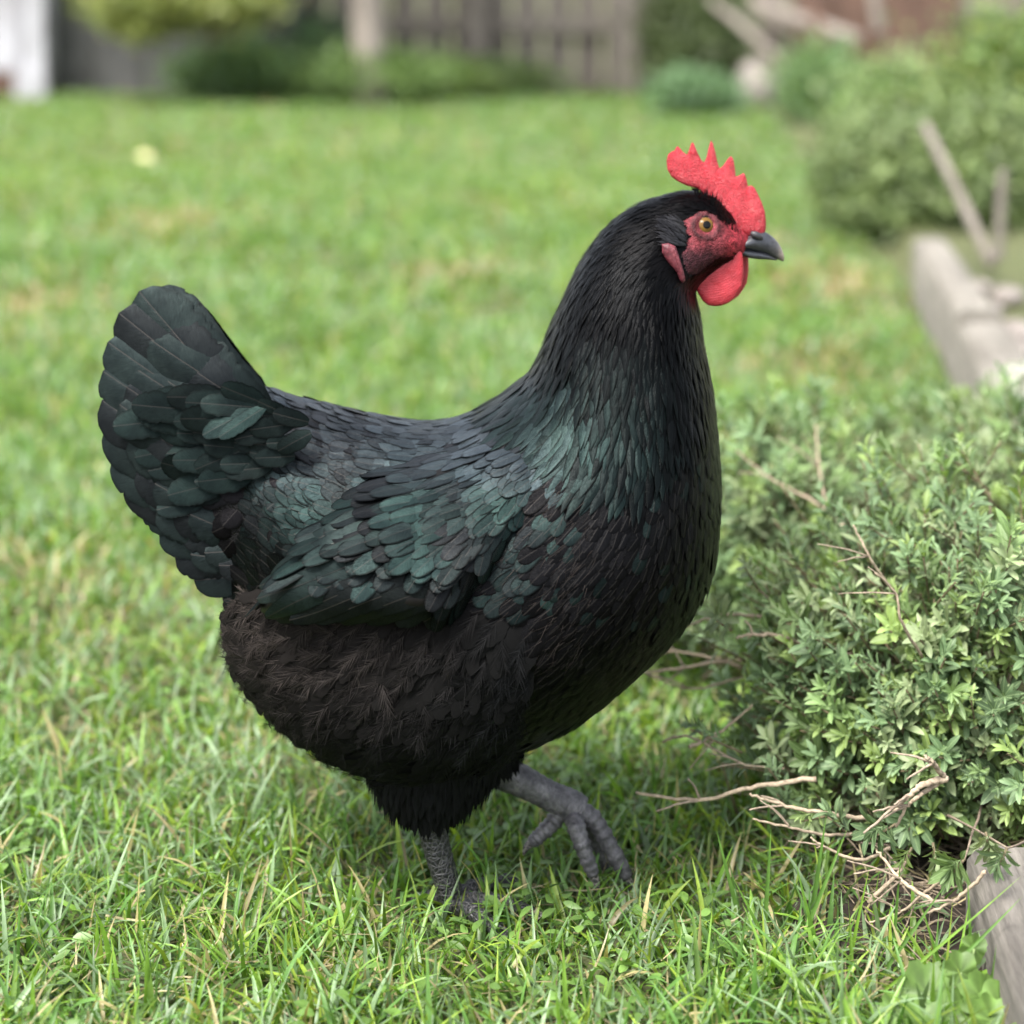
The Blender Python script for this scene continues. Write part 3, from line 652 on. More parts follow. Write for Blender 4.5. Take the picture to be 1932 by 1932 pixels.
# fluff: bundles of loose barbs over soft feathers
gf = Geo()
def fluff(P, N, T, L, nb, col, spread=.5, lift=.25, wd=.00055):
    n = len(P); rp = lambda a: np.repeat(a, nb, 0)
    Bx = np.cross(T, N); a = rng.normal(0, spread*.6, n*nb)[:, None]; l = rng.normal(lift, .08, n*nb)[:, None]
    TT = unit(rp(T)+rp(Bx)*a+rp(N)*l); NN = unit(rp(N)+rng.normal(0, .3, (n*nb, 3)))
    PP = rp(P)+rp(Bx)*rng.normal(0, .0022, (n*nb, 1))+rp(T)*rng.normal(0, .003, (n*nb, 1))
    LL = rp(L)*rng.uniform(.45, 1.15, n*nb); c = rp(col)*rng.uniform(.5, 1.5, (n*nb, 1))
    blades(gf, PP, TT, NN, LL, wd*rng.uniform(.6, 1.5, n*nb), 2, 5, P_hair, rng.normal(.55, .4, n*nb), 0, c)
m = kd == 2
brn = np.array([.0185, .0150, .0135]); frac = np.clip((960-u)/420, 0, 1)*np.clip((1440-v)/220, .08, 1); cf = brn*frac[:, None]+BLK*.8*(1-frac[:, None])
pnz = fbm(u/60, v/60, 8); cf = cf*(.45+1.2*pnz)[:, None]
C = np.where(m[:, None], cf*.35, C); gs = Geo()
lay(gs, m, P_round, 5, 9, .18, .16, .06, .75, jag=.35); gs.build('soft_flank_feathers', M['fluff'], hen)
Bm = np.cross(T[m], N[m]); sw = (fbm(u[m]/45, v[m]/45, 77)-.5)*1.6; Tm = unit(T[m]+Bm*(sw+rng.normal(0, .12, m.sum()))[:, None]); lf = np.clip(rng.normal(.14, .08, m.sum()), .02, .4)
def plume(P, N, T, L, nb, col):
    n = len(P); Bx = np.cross(T, N); kb = rng.normal(0, .25, n)
    for k in range(nb):
        f = (k+.5)/nb; tt = .12+.85*f; sgn = 1 if k % 2 else -1; ang = kb*tt
        Tr = unit(T+Bx*ang[:, None]-N*(.25*tt)); base_ = P+T*(L*tt)[:, None]+Bx*(L*tt*ang*.5)[:, None]-N*(L*.12*tt*tt)[:, None]
        a = sgn*(rng.uniform(.35, .75, n)*(1-.45*f)); D_ = unit(Tr*np.cos(a)[:, None]+Bx*np.sin(a)[:, None]+N*rng.normal(.05, .09, n)[:, None])
        blades(gf, base_, D_, N+rng.normal(0, .2, (n, 3)), L*(.52-.2*f)*rng.uniform(.7, 1.3, n), .00042*rng.uniform(.7, 1.4, n), 2, 4, P_hair, rng.normal(.3, .35, n), 0, col*rng.uniform(.55, 1.45, (n, 1)))
mi = np.where(m)[0]
for rep in range(2):
    k_ = rng.random(len(mi)) < (.9 if rep == 0 else .6); off = rng.normal(0, .0018, (k_.sum(), 3))
    plume(P[mi][k_]+off+N[mi][k_]*.0006, N[mi][k_], unit(Tm[k_]+N[mi][k_]*lf[k_][:, None]), L[mi][k_]*1.0, 30, cf[mi][k_]*1.35*rng.uniform(.45, 1.5, (k_.sum(), 1)))
# loose wisps where flank feathers overlap the wing
wm = (kd == 0) & (u > 850) & (u < 1120) & (v > 880) & (v < 1250); fluff(P[wm], N[wm], T[wm], L[wm]*.9, 7, np.tile(brn*.9, (wm.sum(), 1)), .45, .2, .0004)
# thighs
def ring_scatter(p, r, n, t0=0., t1=1.):
    t = rng.uniform(t0, t1, n)*(len(p)-1); i = np.clip(t.astype(int), 0, len(p)-2); f = (t-i)[:, None]
    c = p[i]*(1-f)+p[i+1]*f; rr = r[i]*(1-f[:, 0])+r[i+1]*f[:, 0]; tg = unit(p[i+1]-p[i]); a = rng.random(n)*2*PI
    e1 = unit(np.cross(tg, [0, 1., 0])); e2 = np.cross(tg, e1); Nn = e1*np.cos(a)[:, None]+e2*np.sin(a)[:, None]
    return c+Nn*rr[:, None], Nn, tg
for (p, rr), n in ((near_th, 1300), (far_th, 600)):
    Pq, Nq, Tq = ring_scatter(p, rr, n, .25, .80)
    Lq = rng.uniform(.008, .022, n); cq = np.tile(BLK*.7, (n, 1))*rng.uniform(.5, 1.5, (n, 1))
    blades(gs if False else gf, Pq, unit(Tq+Nq*.08), Nq, Lq, .006, 3, 6, P_point, .3, .3, cq)
    kq = rng.random(n) < .5; fluff(Pq[kq], Nq[kq], Tq[kq], Lq[kq], 5, cq[kq]*1.3, .35, .1)
gf.build('fluff', M['fluff'], hen)
# long pointed spikes along the comb's base
gk = Geo(); path = zm([(700, 668), (790, 700), (870, 770), (940, 850), (990, 925), (1050, 985), (1110, 1020)]); pp = smooth_path(np.c_[path, np.zeros(len(path))], 90)[:, :2]
PP, TT, NN, LL = [], [], [], []
for k in range(130):
    q = pp[rng.integers(0, 90)]+rng.normal(0, 3.0, 2)+np.array([-2, 4]); h, nrm = surf(*q)
    if h is None: continue
    for sd in (1, -1):
        hh = h*np.array([1, sd, 1]); nn = nrm*np.array([1, sd, 1]); tt = unit(np.array([-.05+rng.normal(0, .22), 0, 1.])+nn*.1)
        PP.append(hh-nn*.0005); TT.append(tt); NN.append(nn); LL.append(rng.uniform(.004, .010)*(1.0 if q[0] < 1375 else .55))
blades(gk, np.array(PP), np.array(TT), np.array(NN), np.array(LL), .0008, 3, 5, P_point, .1, .1, (.009, .009, .01))
gk.build('crest_bristles', M['hackle'], hen)
# ear tuft
PP, TT, NN = [], [], []
for k in range(260):
    q = zm((rng.uniform(420, 600), rng.uniform(960, 1180))); h, nrm = surf(*q)
    if h is None: continue
    for sd in (1, -1): PP.append((h+nrm*.0018)*[1, sd, 1]); NN.append(nrm*[1, sd, 1]); TT.append(unit(np.array([-.85, 0, .25+rng.normal(0, .22)])+nrm*[1, sd, 1]*.55))
PP, TT, NN = np.array(PP), np.array(TT), np.array(NN)
for sd in (1, -1):
    k_ = PP[:, 1]*sd < 0; n = int(k_.sum()); ge = Geo(); blades(ge, PP[k_], TT[k_], NN[k_], rng.uniform(.007, .013, n), .0012, 3, 5, P_point, .5, .2, np.tile([.034, .034, .036], (n, 1))*rng.uniform(.6, 1.4, (n, 1))); ge.build('ear_tuft', M['hackle'], hen)

# ---- head parts
combp = zm([(700, 612), (600, 588), (520, 552), (450, 502), (408, 430), (400, 345), (415, 285), (445, 258), (478, 246), (492, 215), (510, 200), (530, 222), (560, 258), (600, 288), (618, 240), (636, 185), (652, 162), (668, 185), (700, 265), (735, 335), (765, 362), (788, 305), (808, 215), (830, 148), (850, 178), (875, 270), (893, 360), (915, 422), (950, 388), (990, 330), (1022, 298), (1045, 325), (1060, 400), (1070, 500), (1100, 488), (1145, 462), (1165, 490), (1178, 540), (1186, 592), (1228, 585), (1255, 610), (1290, 680), (1325, 755), (1352, 840), (1362, 930), (1360, 1005), (1345, 1060), (1270, 1085), (1190, 1085), (1110, 1060), (1040, 1000), (960, 880), (900, 760), (800, 700)])
g = Geo(); inflate(g, combp, 0., .0062, 26, 1.3, bulge=lambda U, V: .62+.55*np.clip((V-300)/110, 0, 1)+.25*fbm(U/14, V/14, 3)); g.build('comb', M['comb'], hen)
wp = zm([(1130, 1235), (1142, 1310), (1146, 1400), (1140, 1480), (1128, 1560), (1092, 1622), (1050, 1680), (1000, 1720), (930, 1746), (860, 1752), (800, 1740), (750, 1700), (700, 1620), (675, 1540), (680, 1490), (715, 1452), (760, 1400), (830, 1345), (920, 1300), (1000, 1262), (1060, 1215), (1100, 1195)])
g = Geo(); inflate(g, wp, -.0105, .0058, 17, 1.3, bulge=lambda U, V: .8+.3*fbm(U/20, V/20, 5)); g.build('wattle', M['wattle'], hen)
wp2 = wp+np.array([9.5, -6]); g = Geo(); inflate(g, wp2, .0105, .0058, 17, 1.5); g.build('wattle', M['wattle'], hen)
lobe = zm([(355, 1150), (420, 1140), (490, 1170), (520, 1260), (548, 1350), (578, 1460), (582, 1505), (560, 1530), (530, 1500), (500, 1425), (440, 1358), (395, 1300), (358, 1235)])
lobe_ridge = zm([(470, 1190), (505, 1290), (535, 1390), (565, 1490)])
for sd in (1, -1):
    g = Geo(); h, _ = surf(*zm((460, 1270))); yl = -(abs(h[1])+.003)*sd
    if sd == 1: inflate(g, lobe, yl, .006, 12, 1.2)
    else: inflate(g, lobe, yl, .006, 12, 1.6)
    rp_ = smooth_path([Wp(a, b, yl-.0022*sd) for a, b in lobe_ridge], 16); tube(g, rp_, .0013*np.sin(np.linspace(.35, 2.9, 16)), 10)
    g.build('earlobe', M['lobe'], hen)
# beak
def loftz(geo, rungs, seg=28, n=44, mat=0, sq=1.0):
    A = np.array(rungs, float); Uz = zm(A[:, 0:2]); Lz = zm(A[:, 2:4]); RR = np.c_[Uz, Lz, A[:, 4]/1000]
    tt = np.arange(seg)/seg*2*PI; s = np.linspace(0, len(A)-1, n); P = loft_pts(RR, s, tt)
    i = np.arange(n-1)[:, None]*seg; j = np.arange(seg)[None, :]; q = np.stack([i+j, i+(j+1) % seg, i+seg+(j+1) % seg, i+seg+j], -1).reshape(-1, 4)
    geo.add(P.reshape(-1, 3), q, mat=mat); jj = np.arange(seg)
    for k, fl in ((0, 0), (n-1, 1)):
        f = np.stack([jj, (jj+1) % seg, np.full(seg, seg), np.full(seg, seg)], -1); f = f if fl else f[:, [1, 0, 2, 3]]
        geo.add(np.concatenate([P[k], P[k].mean(0)[None]]), f, mat=mat)
g = Geo()
loftz(g, [(1055, 1142, 1050, 1170, 8.6), (1130, 1100, 1120, 1186, 8.9), (1225, 1048, 1205, 1206, 7.9), (1335, 1030, 1300, 1228, 6.2), (1415, 1072, 1370, 1250, 4.9), (1475, 1132, 1430, 1275, 3.6), (1515, 1200, 1480, 1298, 2.4), (1536, 1262, 1512, 1312, 1.3), (1538, 1300, 1530, 1316, .4)])
loftz(g, [(1080, 1160, 1105, 1255, 7.2), (1180, 1182, 1200, 1284, 6.6), (1280, 1205, 1290, 1296, 4.9), (1370, 1235, 1370, 1300, 3.6), (1430, 1265, 1428, 1306, 2.0), (1475, 1288, 1470, 1306, .5)])
beak = g.build('beak', M['beak'], hen)
g = Geo()
for sd in (1, -1):
    c = Wp(*zm((1278, 1062)), -.0058*sd); e = np.linspace(0, 1, 14)
    pts = [Wp(*zm((1212, 1046)), -.0062*sd), Wp(*zm((1250, 1056)), -.0066*sd), Wp(*zm((1295, 1080)), -.0062*sd), Wp(*zm((1325, 1104)), -.0052*sd)]
    tube(g, smooth_path(pts, 16), .0025*np.sin(np.linspace(.25, 2.95, 16))**.7, 12)
    ns_ = [Wp(*zm((1212, 1062)), -.0086*sd), Wp(*zm((1245, 1078)), -.0088*sd)]
g.build('nostril_flap', plain('dark_cere', (.028, .026, .03), .45), hen)
# eyes
ehit, enrm = surf(eyeuv[0], eyeuv[1])
for sd in (1, -1):
    c = ehit.copy(); nrm = unit(enrm+np.array([.12, -.35, .0])); c[1] *= sd; nrm = nrm*np.array([1, sd, 1])
    RE = .0074; c = c-nrm*(RE*.64)
    e1 = unit(np.cross(nrm, [0, 0, 1.])); e2 = np.cross(nrm, e1); na, nb = 40, 48
    al = np.linspace(0, 2.2, na); be = np.arange(nb)/nb*2*PI
    V = c+RE*(np.cos(al)[:, None, None]*nrm+np.sin(al)[:, None, None]*(np.cos(be)[None, :, None]*e1+np.sin(be)[None, :, None]*e2))
    ad = np.degrees(al)
    ic = np.zeros((na, nb, 3)); pup = np.array([.003, .003, .003]); iris = np.array([.12, .065, .016]); iro = np.array([.075, .048, .02]); rim = np.array([.012, .008, .008])
    for k, a_ in enumerate(ad):
        base_ = pup if a_ < 21 else (iris*(.8+.4*rng.random((nb, 1))) if a_ < 41 else (iro*(.8+.4*rng.random((nb, 1))) if a_ < 48 else rim)); ic[k] = base_
    i = np.arange(na-1)[:, None]*nb; j = np.arange(nb)[None, :]; q = np.stack([i+j, i+nb+j, i+nb+(j+1) % nb, i+(j+1) % nb], -1).reshape(-1, 4)
    if sd == -1: q = q[:, ::-1]
    g = Geo(); g.add(V.reshape(-1, 3), q, ic.reshape(-1, 3)); eo = g.build('eye', M['eye'], hen)
    for rad, ht, rr_, cc in ((.0063, .0043, .0011, (.025, .012, .014)), (.0077, .0034, .0009, (.07, .025, .03))):
        g = Geo(); a = np.linspace(0, 2*PI, 41); ring = c+nrm*ht+rad*(np.cos(a)[:, None]*e1*1.05+np.sin(a)[:, None]*e2*.96)
        tube(g, ring, rr_, 8, cc, 0, 1., .12); sub('eyelid', g, M['skin'], eo)

# ---- wings
wingp = np.array([(985, 846), (930, 832), (870, 840), (800, 862), (740, 880), (690, 912), (640, 950), (600, 1000), (565, 1050), (520, 1092), (492, 1120), (497, 1150), (515, 1164), (560, 1155), (640, 1163), (740, 1168), (820, 1168), (870, 1140), (905, 1090), (950, 1030), (990, 970), (1012, 915), (1010, 868)], float)
step = 6.; gu = np.arange(480, 1095, step); gv = np.arange(790, 1180, step); U, V = np.meshgrid(gu, gv)
ins = inpoly(U, V, wingp); dd, near = polydist(U, V, wingp); ok = ins | (dd < step*.75); sn = (~ins) & ok
U = np.where(sn, near[..., 0], U); V = np.where(sn, near[..., 1], V); dd = np.where(sn, 0, dd)
WPt = np.zeros(U.shape+(3,))
vtop = np.interp(U, [490, 520, 565, 600, 640, 690, 740, 800, 870, 930, 985, 1040, 1080], [1120, 1092, 1050, 1000, 950, 912, 880, 862, 838, 815, 806, 800, 845])
thk = np.sqrt(np.clip(1-(1-np.clip(dd/34, 0, 1))**2, 0, 1))*(.026*np.clip((V-vtop)/(70+np.clip(U-600, 0, 300)*.6), 0, 1)**.8*np.clip((1015-U)/230, 0, 1)**.7)+.0001
# smooth carrier depth: fit of body surface depth
for a in range(U.shape[0]):
    for b in range(U.shape[1]):
        if ok[a, b]:
            h, nn = surf(U[a, b], V[a, b])
            if h is None: ok[a, b] = False; continue
            dr = unit(np.array([0, -D, H])-h); WPt[a, b] = h+(nn*.7+dr*.5)*thk[a, b]
hh, ww = U.shape; cell = ok[:-1, :-1] & ok[1:, :-1] & ok[:-1, 1:] & ok[1:, 1:]; idx = np.arange(hh*ww).reshape(hh, ww)
q = np.stack([idx[:-1, :-1][cell], idx[1:, :-1][cell], idx[1:, 1:][cell], idx[:-1, 1:][cell]], -1)
used = np.unique(q); mp = np.full(hh*ww, -1); mp[used] = np.arange(len(used)); WV = WPt.reshape(-1, 3)[used]; WF = mp[q]
# light smoothing of the carrier
for it in range(3):
    acc = WV.copy(); cnt = np.ones(len(WV))
    for a, b in ((0, 1), (1, 2), (2, 3), (3, 0)):
        np.add.at(acc, WF[:, a], WV[WF[:, b]]); np.add.at(cnt, WF[:, a], 1); np.add.at(acc, WF[:, b], WV[WF[:, a]]); np.add.at(cnt, WF[:, b], 1)
    WV = acc/cnt[:, None]
wbvh = BVHTree.FromPolygons([tuple(x) for x in WV], [tuple(x) for x in WF.tolist()])
def chart(pts, ang, tree, step_=6.):
    Ps, Ns, Ts, keep = [], [], [], []
    for k, ((uu, vv), a) in enumerate(zip(pts, ang)):
        h, n_ = surf(uu, vv, tree)
        if h is None: continue
        h2 = Wp(uu+math.cos(a)*step_, vv+math.sin(a)*step_, h[1]); t = h2-h; t = t-(t@n_)*n_
        Ps.append(h); Ns.append(n_); Ts.append(t); keep.append(k)
    return np.array(Ps), np.array(Ns), unit(np.array(Ts)), np.array(keep)
def hexpts(poly, fs, n=20000):
    p = np.asarray(poly); lo, hi = p.min(0), p.max(0); q = lo+(hi-lo)*rng.random((n, 2)); q = q[inpoly(q[:, 0], q[:, 1], p)]; s = fs(q)
    out = []; grid = {}
    for (x, y), sp_ in zip(q.tolist(), s.tolist()):
        kx, ky = int(x//20), int(y//20); ok_ = True; m_ = int(sp_//20)+1
        for ax in range(kx-m_, kx+m_+1):
            for ay in range(ky-m_, ky+m_+1):
                for (a, b) in grid.get((ax, ay), ()):
                    if ((a-x)**2+(b-y)**2) < sp_*sp_: ok_ = False
        if ok_: grid.setdefault((kx, ky), []).append((x, y)); out.append((x, y))
    return np.array(out)
def mirror_add(dst, P, T, N, *a, **k):
    for sd, ge_ in ((1, dst[0]), (-1, dst[1])):
        s_ = np.array([1, sd, 1.]); blades(ge_, P*s_, T*s_, N*s_, *a, **k)
tkv = thk.reshape(-1)[used]; WFk = WF[(tkv[WF] > .0035).all(1)]
wg = [Geo(), Geo()]
for sd, gq in ((1, wg[0]), (-1, wg[1])): gq.add(WV*np.array([1, sd, 1.]), WFk, (.004, .0045, .005))
# coverts
def wsize(q): return np.interp(q[:, 0], [500, 640, 800, 950, 1090], [58, 50, 43, 33, 23])
pts = hexpts(wingp, lambda q: wsize(q)*.43)
A_ = np.interp(pts[:, 0], [500, 700, 900, 1080], [148, 140, 132, 128]); A_ = A_-np.clip((pts[:, 1]-(900+(1080-pts[:, 0])*.25))/200, 0, 1)*26+rng.normal(0, 6, len(pts))
Pc, Nc, Tc, kk = chart(pts, np.radians(A_), wbvh); q = pts[kk]; sz = wsize(q)/2900
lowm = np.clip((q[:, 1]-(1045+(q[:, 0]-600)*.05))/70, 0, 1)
pn = fbm(q[:, 0]/70, q[:, 1]/70, 14); mt = np.clip((pn-.1)*1.9+rng.normal(0, .15, len(q)), .15, 1)[:, None]; tb = np.clip((930-q[:, 1])/100, 0, 1)[:, None]  # tb: same blue highlight put into the colour of the uppermost coverts
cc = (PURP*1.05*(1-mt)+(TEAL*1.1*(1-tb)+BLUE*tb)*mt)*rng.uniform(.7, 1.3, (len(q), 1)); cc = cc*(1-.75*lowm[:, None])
flightz = (q[:, 1] > 1072-(q[:, 0]-500)*.02) & (q[:, 0] < 830); keep = ~flightz
a = .15; Tt = Tc*math.cos(a)+Nc*math.sin(a); Nn = Nc*math.cos(a)-Tc*math.sin(a)+rng.normal(0, .07, Nc.shape)
tipf = np.clip((660-q[keep, 0])/120, 0, 1)
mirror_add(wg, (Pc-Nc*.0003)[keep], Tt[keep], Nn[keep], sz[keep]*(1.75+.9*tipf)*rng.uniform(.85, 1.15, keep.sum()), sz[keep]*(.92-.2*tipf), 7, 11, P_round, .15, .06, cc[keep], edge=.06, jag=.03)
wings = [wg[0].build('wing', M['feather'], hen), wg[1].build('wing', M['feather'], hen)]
# flight feathers, each its own sub-part
fl = [((925, 1125), (730, 1168), 42), ((905, 1120), (670, 1166), 42), ((880, 1118), (612, 1160), 40), ((860, 1100), (578, 1163), 40), ((845, 1085), (548, 1165), 42), ((820, 1068), (522, 1163), 44), ((790, 1045), (505, 1150), 46), ((765, 1020), (497, 1132), 46), ((740, 1000), (502, 1112), 46), ((720, 975), (520, 1088), 46)]
def vane(ctr, nn, wpx, col, kf, nuu=9, jagp=.12):
    nvv = len(ctr); t = np.linspace(0, 1, nvv); ln = np.linalg.norm(np.diff(ctr, axis=0), axis=1).sum()
    tgv = unit(np.gradient(ctr, axis=0)); sv = unit(np.cross(nn, tgv)); hw = P_long(t)*wpx/2880/2*(1+.05*np.sin(t*9+kf))*(1-.03*rng.random(nvv)*(t > .3))
    hw = np.where((rng.random(nvv) < jagp) & (t > .35) & (t < .95), hw*.9, hw); s_ = np.array([-1, -.85, -.5, -.2, 0, .2, .5, .85, 1.])
    Vv = ctr[:, None, :]+sv[:, None, :]*(hw[:, None]*s_)[..., None]-nn[:, None, :]*(np.abs(s_)**1.5*.14*hw[:, None])[..., None]
    i = np.arange(nvv-1)[:, None]*nuu+np.arange(nuu-1)[None, :]; qq = np.stack([i, i+1, i+nuu+1, i+nuu], -1).reshape(-1, 4)
    Cc = np.broadcast_to(col, Vv.shape).copy(); Cc[:, [0, -1]] *= .4; Cc[-1] *= .5
    UV = np.stack([hw[:, None]*s_, np.broadcast_to((t*ln)[:, None], (nvv, nuu))], -1)*1000
    g = Geo(); g.add(Vv.reshape(-1, 3), qq, Cc.reshape(-1, 3), UV.reshape(-1, 2)); return g
fl = [((985, 1085), (800, 1172), 40), ((960, 1090), (745, 1171), 42), ((935, 1085), (690, 1169), 42), ((905, 1080), (640, 1168), 42), ((880, 1070), (592, 1167), 42), ((860, 1058), (552, 1166), 42), ((840, 1045), (525, 1163), 42), ((815, 1030), (506, 1152), 42), ((790, 1012), (498, 1134), 42), ((765, 990), (503, 1112), 42), ((740, 970), (522, 1088), 40), ((715, 950), (548, 1062), 38)]
for kf, (b_, t_, w_) in enumerate(fl):
    pts_, nr_ = [], []
    for f_ in np.linspace(0, 1, 16):
        uu, vv = b_[0]+(t_[0]-b_[0])*f_, b_[1]+(t_[1]-b_[1])*f_; h, n_ = surf(uu, min(vv, 1158) if f_ < .9 else vv, wbvh)
        if h is None: 
            h, n_ = surf(uu, vv)
            if h is None or not pts_: continue
            h = h+n_*.004; h = np.array([Wp(uu, vv, min(h[1], pts_[-1][1]+.003))]).reshape(3)
        pts_.append(h); nr_.append(n_)
    pts_ = np.array(pts_); nr_ = np.array(nr_)
    for _ in range(6): pts_[1:-1] = (pts_[:-2]+pts_[1:-1]*2+pts_[2:])/4; nr_[1:-1] = (nr_[:-2]+nr_[1:-1]*2+nr_[2:])/4
    nr_ = unit(nr_+np.array([0, -.8, 0.])); m_ = len(pts_); x_ = np.linspace(0, m_-1, 40); ct = catmull(pts_, x_); nn = unit(catmull(nr_, x_))
    ct = ct+nn*(np.linspace(-.001, .0022+.0006*kf, 40))[:, None]
    for sd, par in ((1, wings[0]), (-1, wings[1])):
        S = np.array([1, sd, 1.]); g = vane(ct*S, nn*S*np.array([1, 1, 1]), w_, np.array([.0075, .0098, .0098]) if kf < 7 else np.array([.011, .0185, .0175]), kf)
        sub('flight_feather', g, M['quill'], par)

# ---- tail
tg_ = [Geo(), Geo()]
TF = [((530, 830), (322, 553), 74, .004, -.06), ((530, 825), (296, 543), 96, .007, -.10), ((525, 815), (262, 549), 118, .011, -.13), ((520, 800), (224, 590), 128, .015, -.10), ((495, 830), (203, 645), 122, .019, -.09), ((475, 870), (194, 700), 112, .022, -.08), ((460, 915), (192, 755), 108, .025, -.08),
      ((455, 950), (198, 808), 100, .027, -.08), ((455, 985), (212, 866), 96, .029, -.08), ((470, 1010), (236, 912), 92, .031, -.05), ((495, 1030), (270, 955), 86, .033, -.02), ((520, 1050), (300, 1005), 80, .035, .04), ((545, 1070), (330, 1052), 74, .037, .06), ((580, 1085), (366, 1096), 66, .039, .08), ((610, 1090), (420, 1133), 56, .041, .1)]
tail = None
g = Geo()
# tail coverts on the tail core (both sides) make the parent mesh
tcp = np.array([(285, 775), (300, 745), (380, 735), (470, 752), (560, 770), (640, 800), (640, 1110), (560, 1130), (450, 1120), (370, 1050), (320, 975), (280, 890), (262, 820)], float)
tbvh = BVHTree.FromPolygons([tuple(x) for x in TP.reshape(-1, 3)], [tuple(x) for x in q2.tolist()])
pts = hexpts(tcp, lambda q: np.interp(q[:, 0], [260, 400, 560], [30, 25, 19]))
A_ = np.interp(pts[:, 0], [260, 640], [160, 160])-np.clip((pts[:, 1]-820)/300, -.2, 1)*26+rng.normal(0, 9, len(pts))
Pc, Nc, Tc, kk = chart(pts, np.radians(A_), bvh); q = pts[kk]; sz = np.interp(q[:, 0], [260, 400, 600], [70, 58, 42])/2880
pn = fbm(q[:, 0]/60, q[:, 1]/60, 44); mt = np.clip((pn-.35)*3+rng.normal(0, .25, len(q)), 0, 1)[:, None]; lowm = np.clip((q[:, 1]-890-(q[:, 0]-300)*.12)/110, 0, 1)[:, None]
cc = (PURP*.8*(1-mt)+TEAL*mt)*rng.uniform(.7, 1.25, (len(q), 1))*(1-.88*lowm)  # lower coverts are black; shade between tail and wing is painted in as well
a = .17; Tt = Tc*math.cos(a)+Nc*math.sin(a); Nn = Nc*math.cos(a)-Tc*math.sin(a)+rng.normal(0, .07, Nc.shape)
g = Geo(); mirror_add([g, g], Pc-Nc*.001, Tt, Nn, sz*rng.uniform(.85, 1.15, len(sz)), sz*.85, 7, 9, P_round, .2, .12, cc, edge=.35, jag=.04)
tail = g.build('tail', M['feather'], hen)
TF += [((b_[0]+rng.normal(0, 8), b_[1]+rng.normal(0, 6)), (t_[0]+(b_[0]-t_[0])*f_+rng.normal(0, 8), t_[1]+(b_[1]-t_[1])*f_+rng.normal(0, 8)), w_*rng.uniform(.72, .9), y_+.006+.004*(f_ > .3), bd_*.8) for f_ in (.16, .36) for (b_, t_, w_, y_, bd_) in TF[2:13]]
for kf, (b_, t_, w_, y_, bd) in enumerate(TF):
    for sd in (1, -1):
        s0 = Wp(b_[0], b_[1], -.022*sd); e0 = Wp(t_[0], t_[1], -y_*sd); ln = np.linalg.norm(e0-s0); t3 = unit(e0-s0)
        nn = np.array([0., -1., 0.])*sd+np.array([-.15, 0, .35]); nn = unit(nn-(nn@t3)*t3)
        # in-plane curve: bend about the viewing normal, so use a path strip
        nvv, nuu = 44, 9; t = np.linspace(0, 1, nvv); side = unit(np.cross(t3, nn)); 
        if side[2] < 0: side = -side
        ctr = s0+t3*(ln*t)[:, None]+side*(-(bd)*ln*.55*t*(1-t))[:, None]*-1
        ctr = ctr+nn*(.010*np.sin(t*PI))[:, None]
        tgv = unit(np.gradient(ctr, axis=0)); sv = unit(np.cross(nn[None], tgv)); hw = P_long(t)*w_/2880/2*(1+.06*np.sin(t*9+kf))
        hw *= 1-.03*rng.random(nvv)*(t > .3); ntc = rng.random(nvv) < .14; hw = np.where(ntc & (t > .35) & (t < .95), hw*.88, hw)
        s_ = np.array([-1, -.85, -.5, -.2, 0, .2, .5, .85, 1.]); Vv = ctr[:, None, :]+sv[:, None, :]*(hw[:, None]*s_)[..., None]-nn*(np.abs(s_)**1.5*.22*hw[:, None])[..., None]
        i = np.arange(nvv-1)[:, None]*nuu+np.arange(nuu-1)[None, :]; qq = np.stack([i, i+1, i+nuu+1, i+nuu], -1).reshape(-1, 4)
        col = (np.array([.0105, .0165, .0160]) if kf % 3 else np.array([.0085, .011, .0118]))*rng.uniform(.8, 1.15)
        Cc = np.broadcast_to(col, Vv.shape).copy(); Cc[:, [0, -1]] *= .6; Cc[-1] *= .6
        UV = np.stack([hw[:, None]*s_, np.broadcast_to((t*ln)[:, None], (nvv, nuu))], -1)*1000
        g = Geo(); g.add(Vv.reshape(-1, 3), qq, Cc.reshape(-1, 3), UV.reshape(-1, 2)); sub('tail_feather', g, M['quill'], tail)
# rows of loose tail coverts lying over the quills
cvs = [((470, 775), (388, 818), 36, .056, TEAL*.7), ((500, 768), (420, 822), 30, .059, TEAL*.85)]  # brighter pair: a green glint put into their colour
cp = hexpts([(345, 790), (375, 760), (430, 745), (480, 750), (530, 775), (600, 800), (560, 860), (470, 900), (400, 960), (400, 940), (375, 890)], lambda q: np.interp(q[:, 0], [280, 400, 560], [33, 27, 20]), 5000)
for cx_, cy_ in cp:
    an = math.radians(np.interp(cy_, [650, 780, 900], [222, 188, 170])+rng.normal(0, 11)); l_ = np.interp(cx_, [280, 420, 600], [118, 96, 58])*rng.uniform(.8, 1.2)
    rn = rng.random(); c_ = TEAL*rng.uniform(.32, .6)*(1-.3*rn)+PURP*.15*rn
    cvs.append(((cx_, cy_), (cx_+l_*math.cos(an), cy_+l_*math.sin(an)), l_*.50, np.interp(cx_, [260, 400, 560, 640], [.030, .042, .060, .075])+rng.normal(0, .0015), c_))
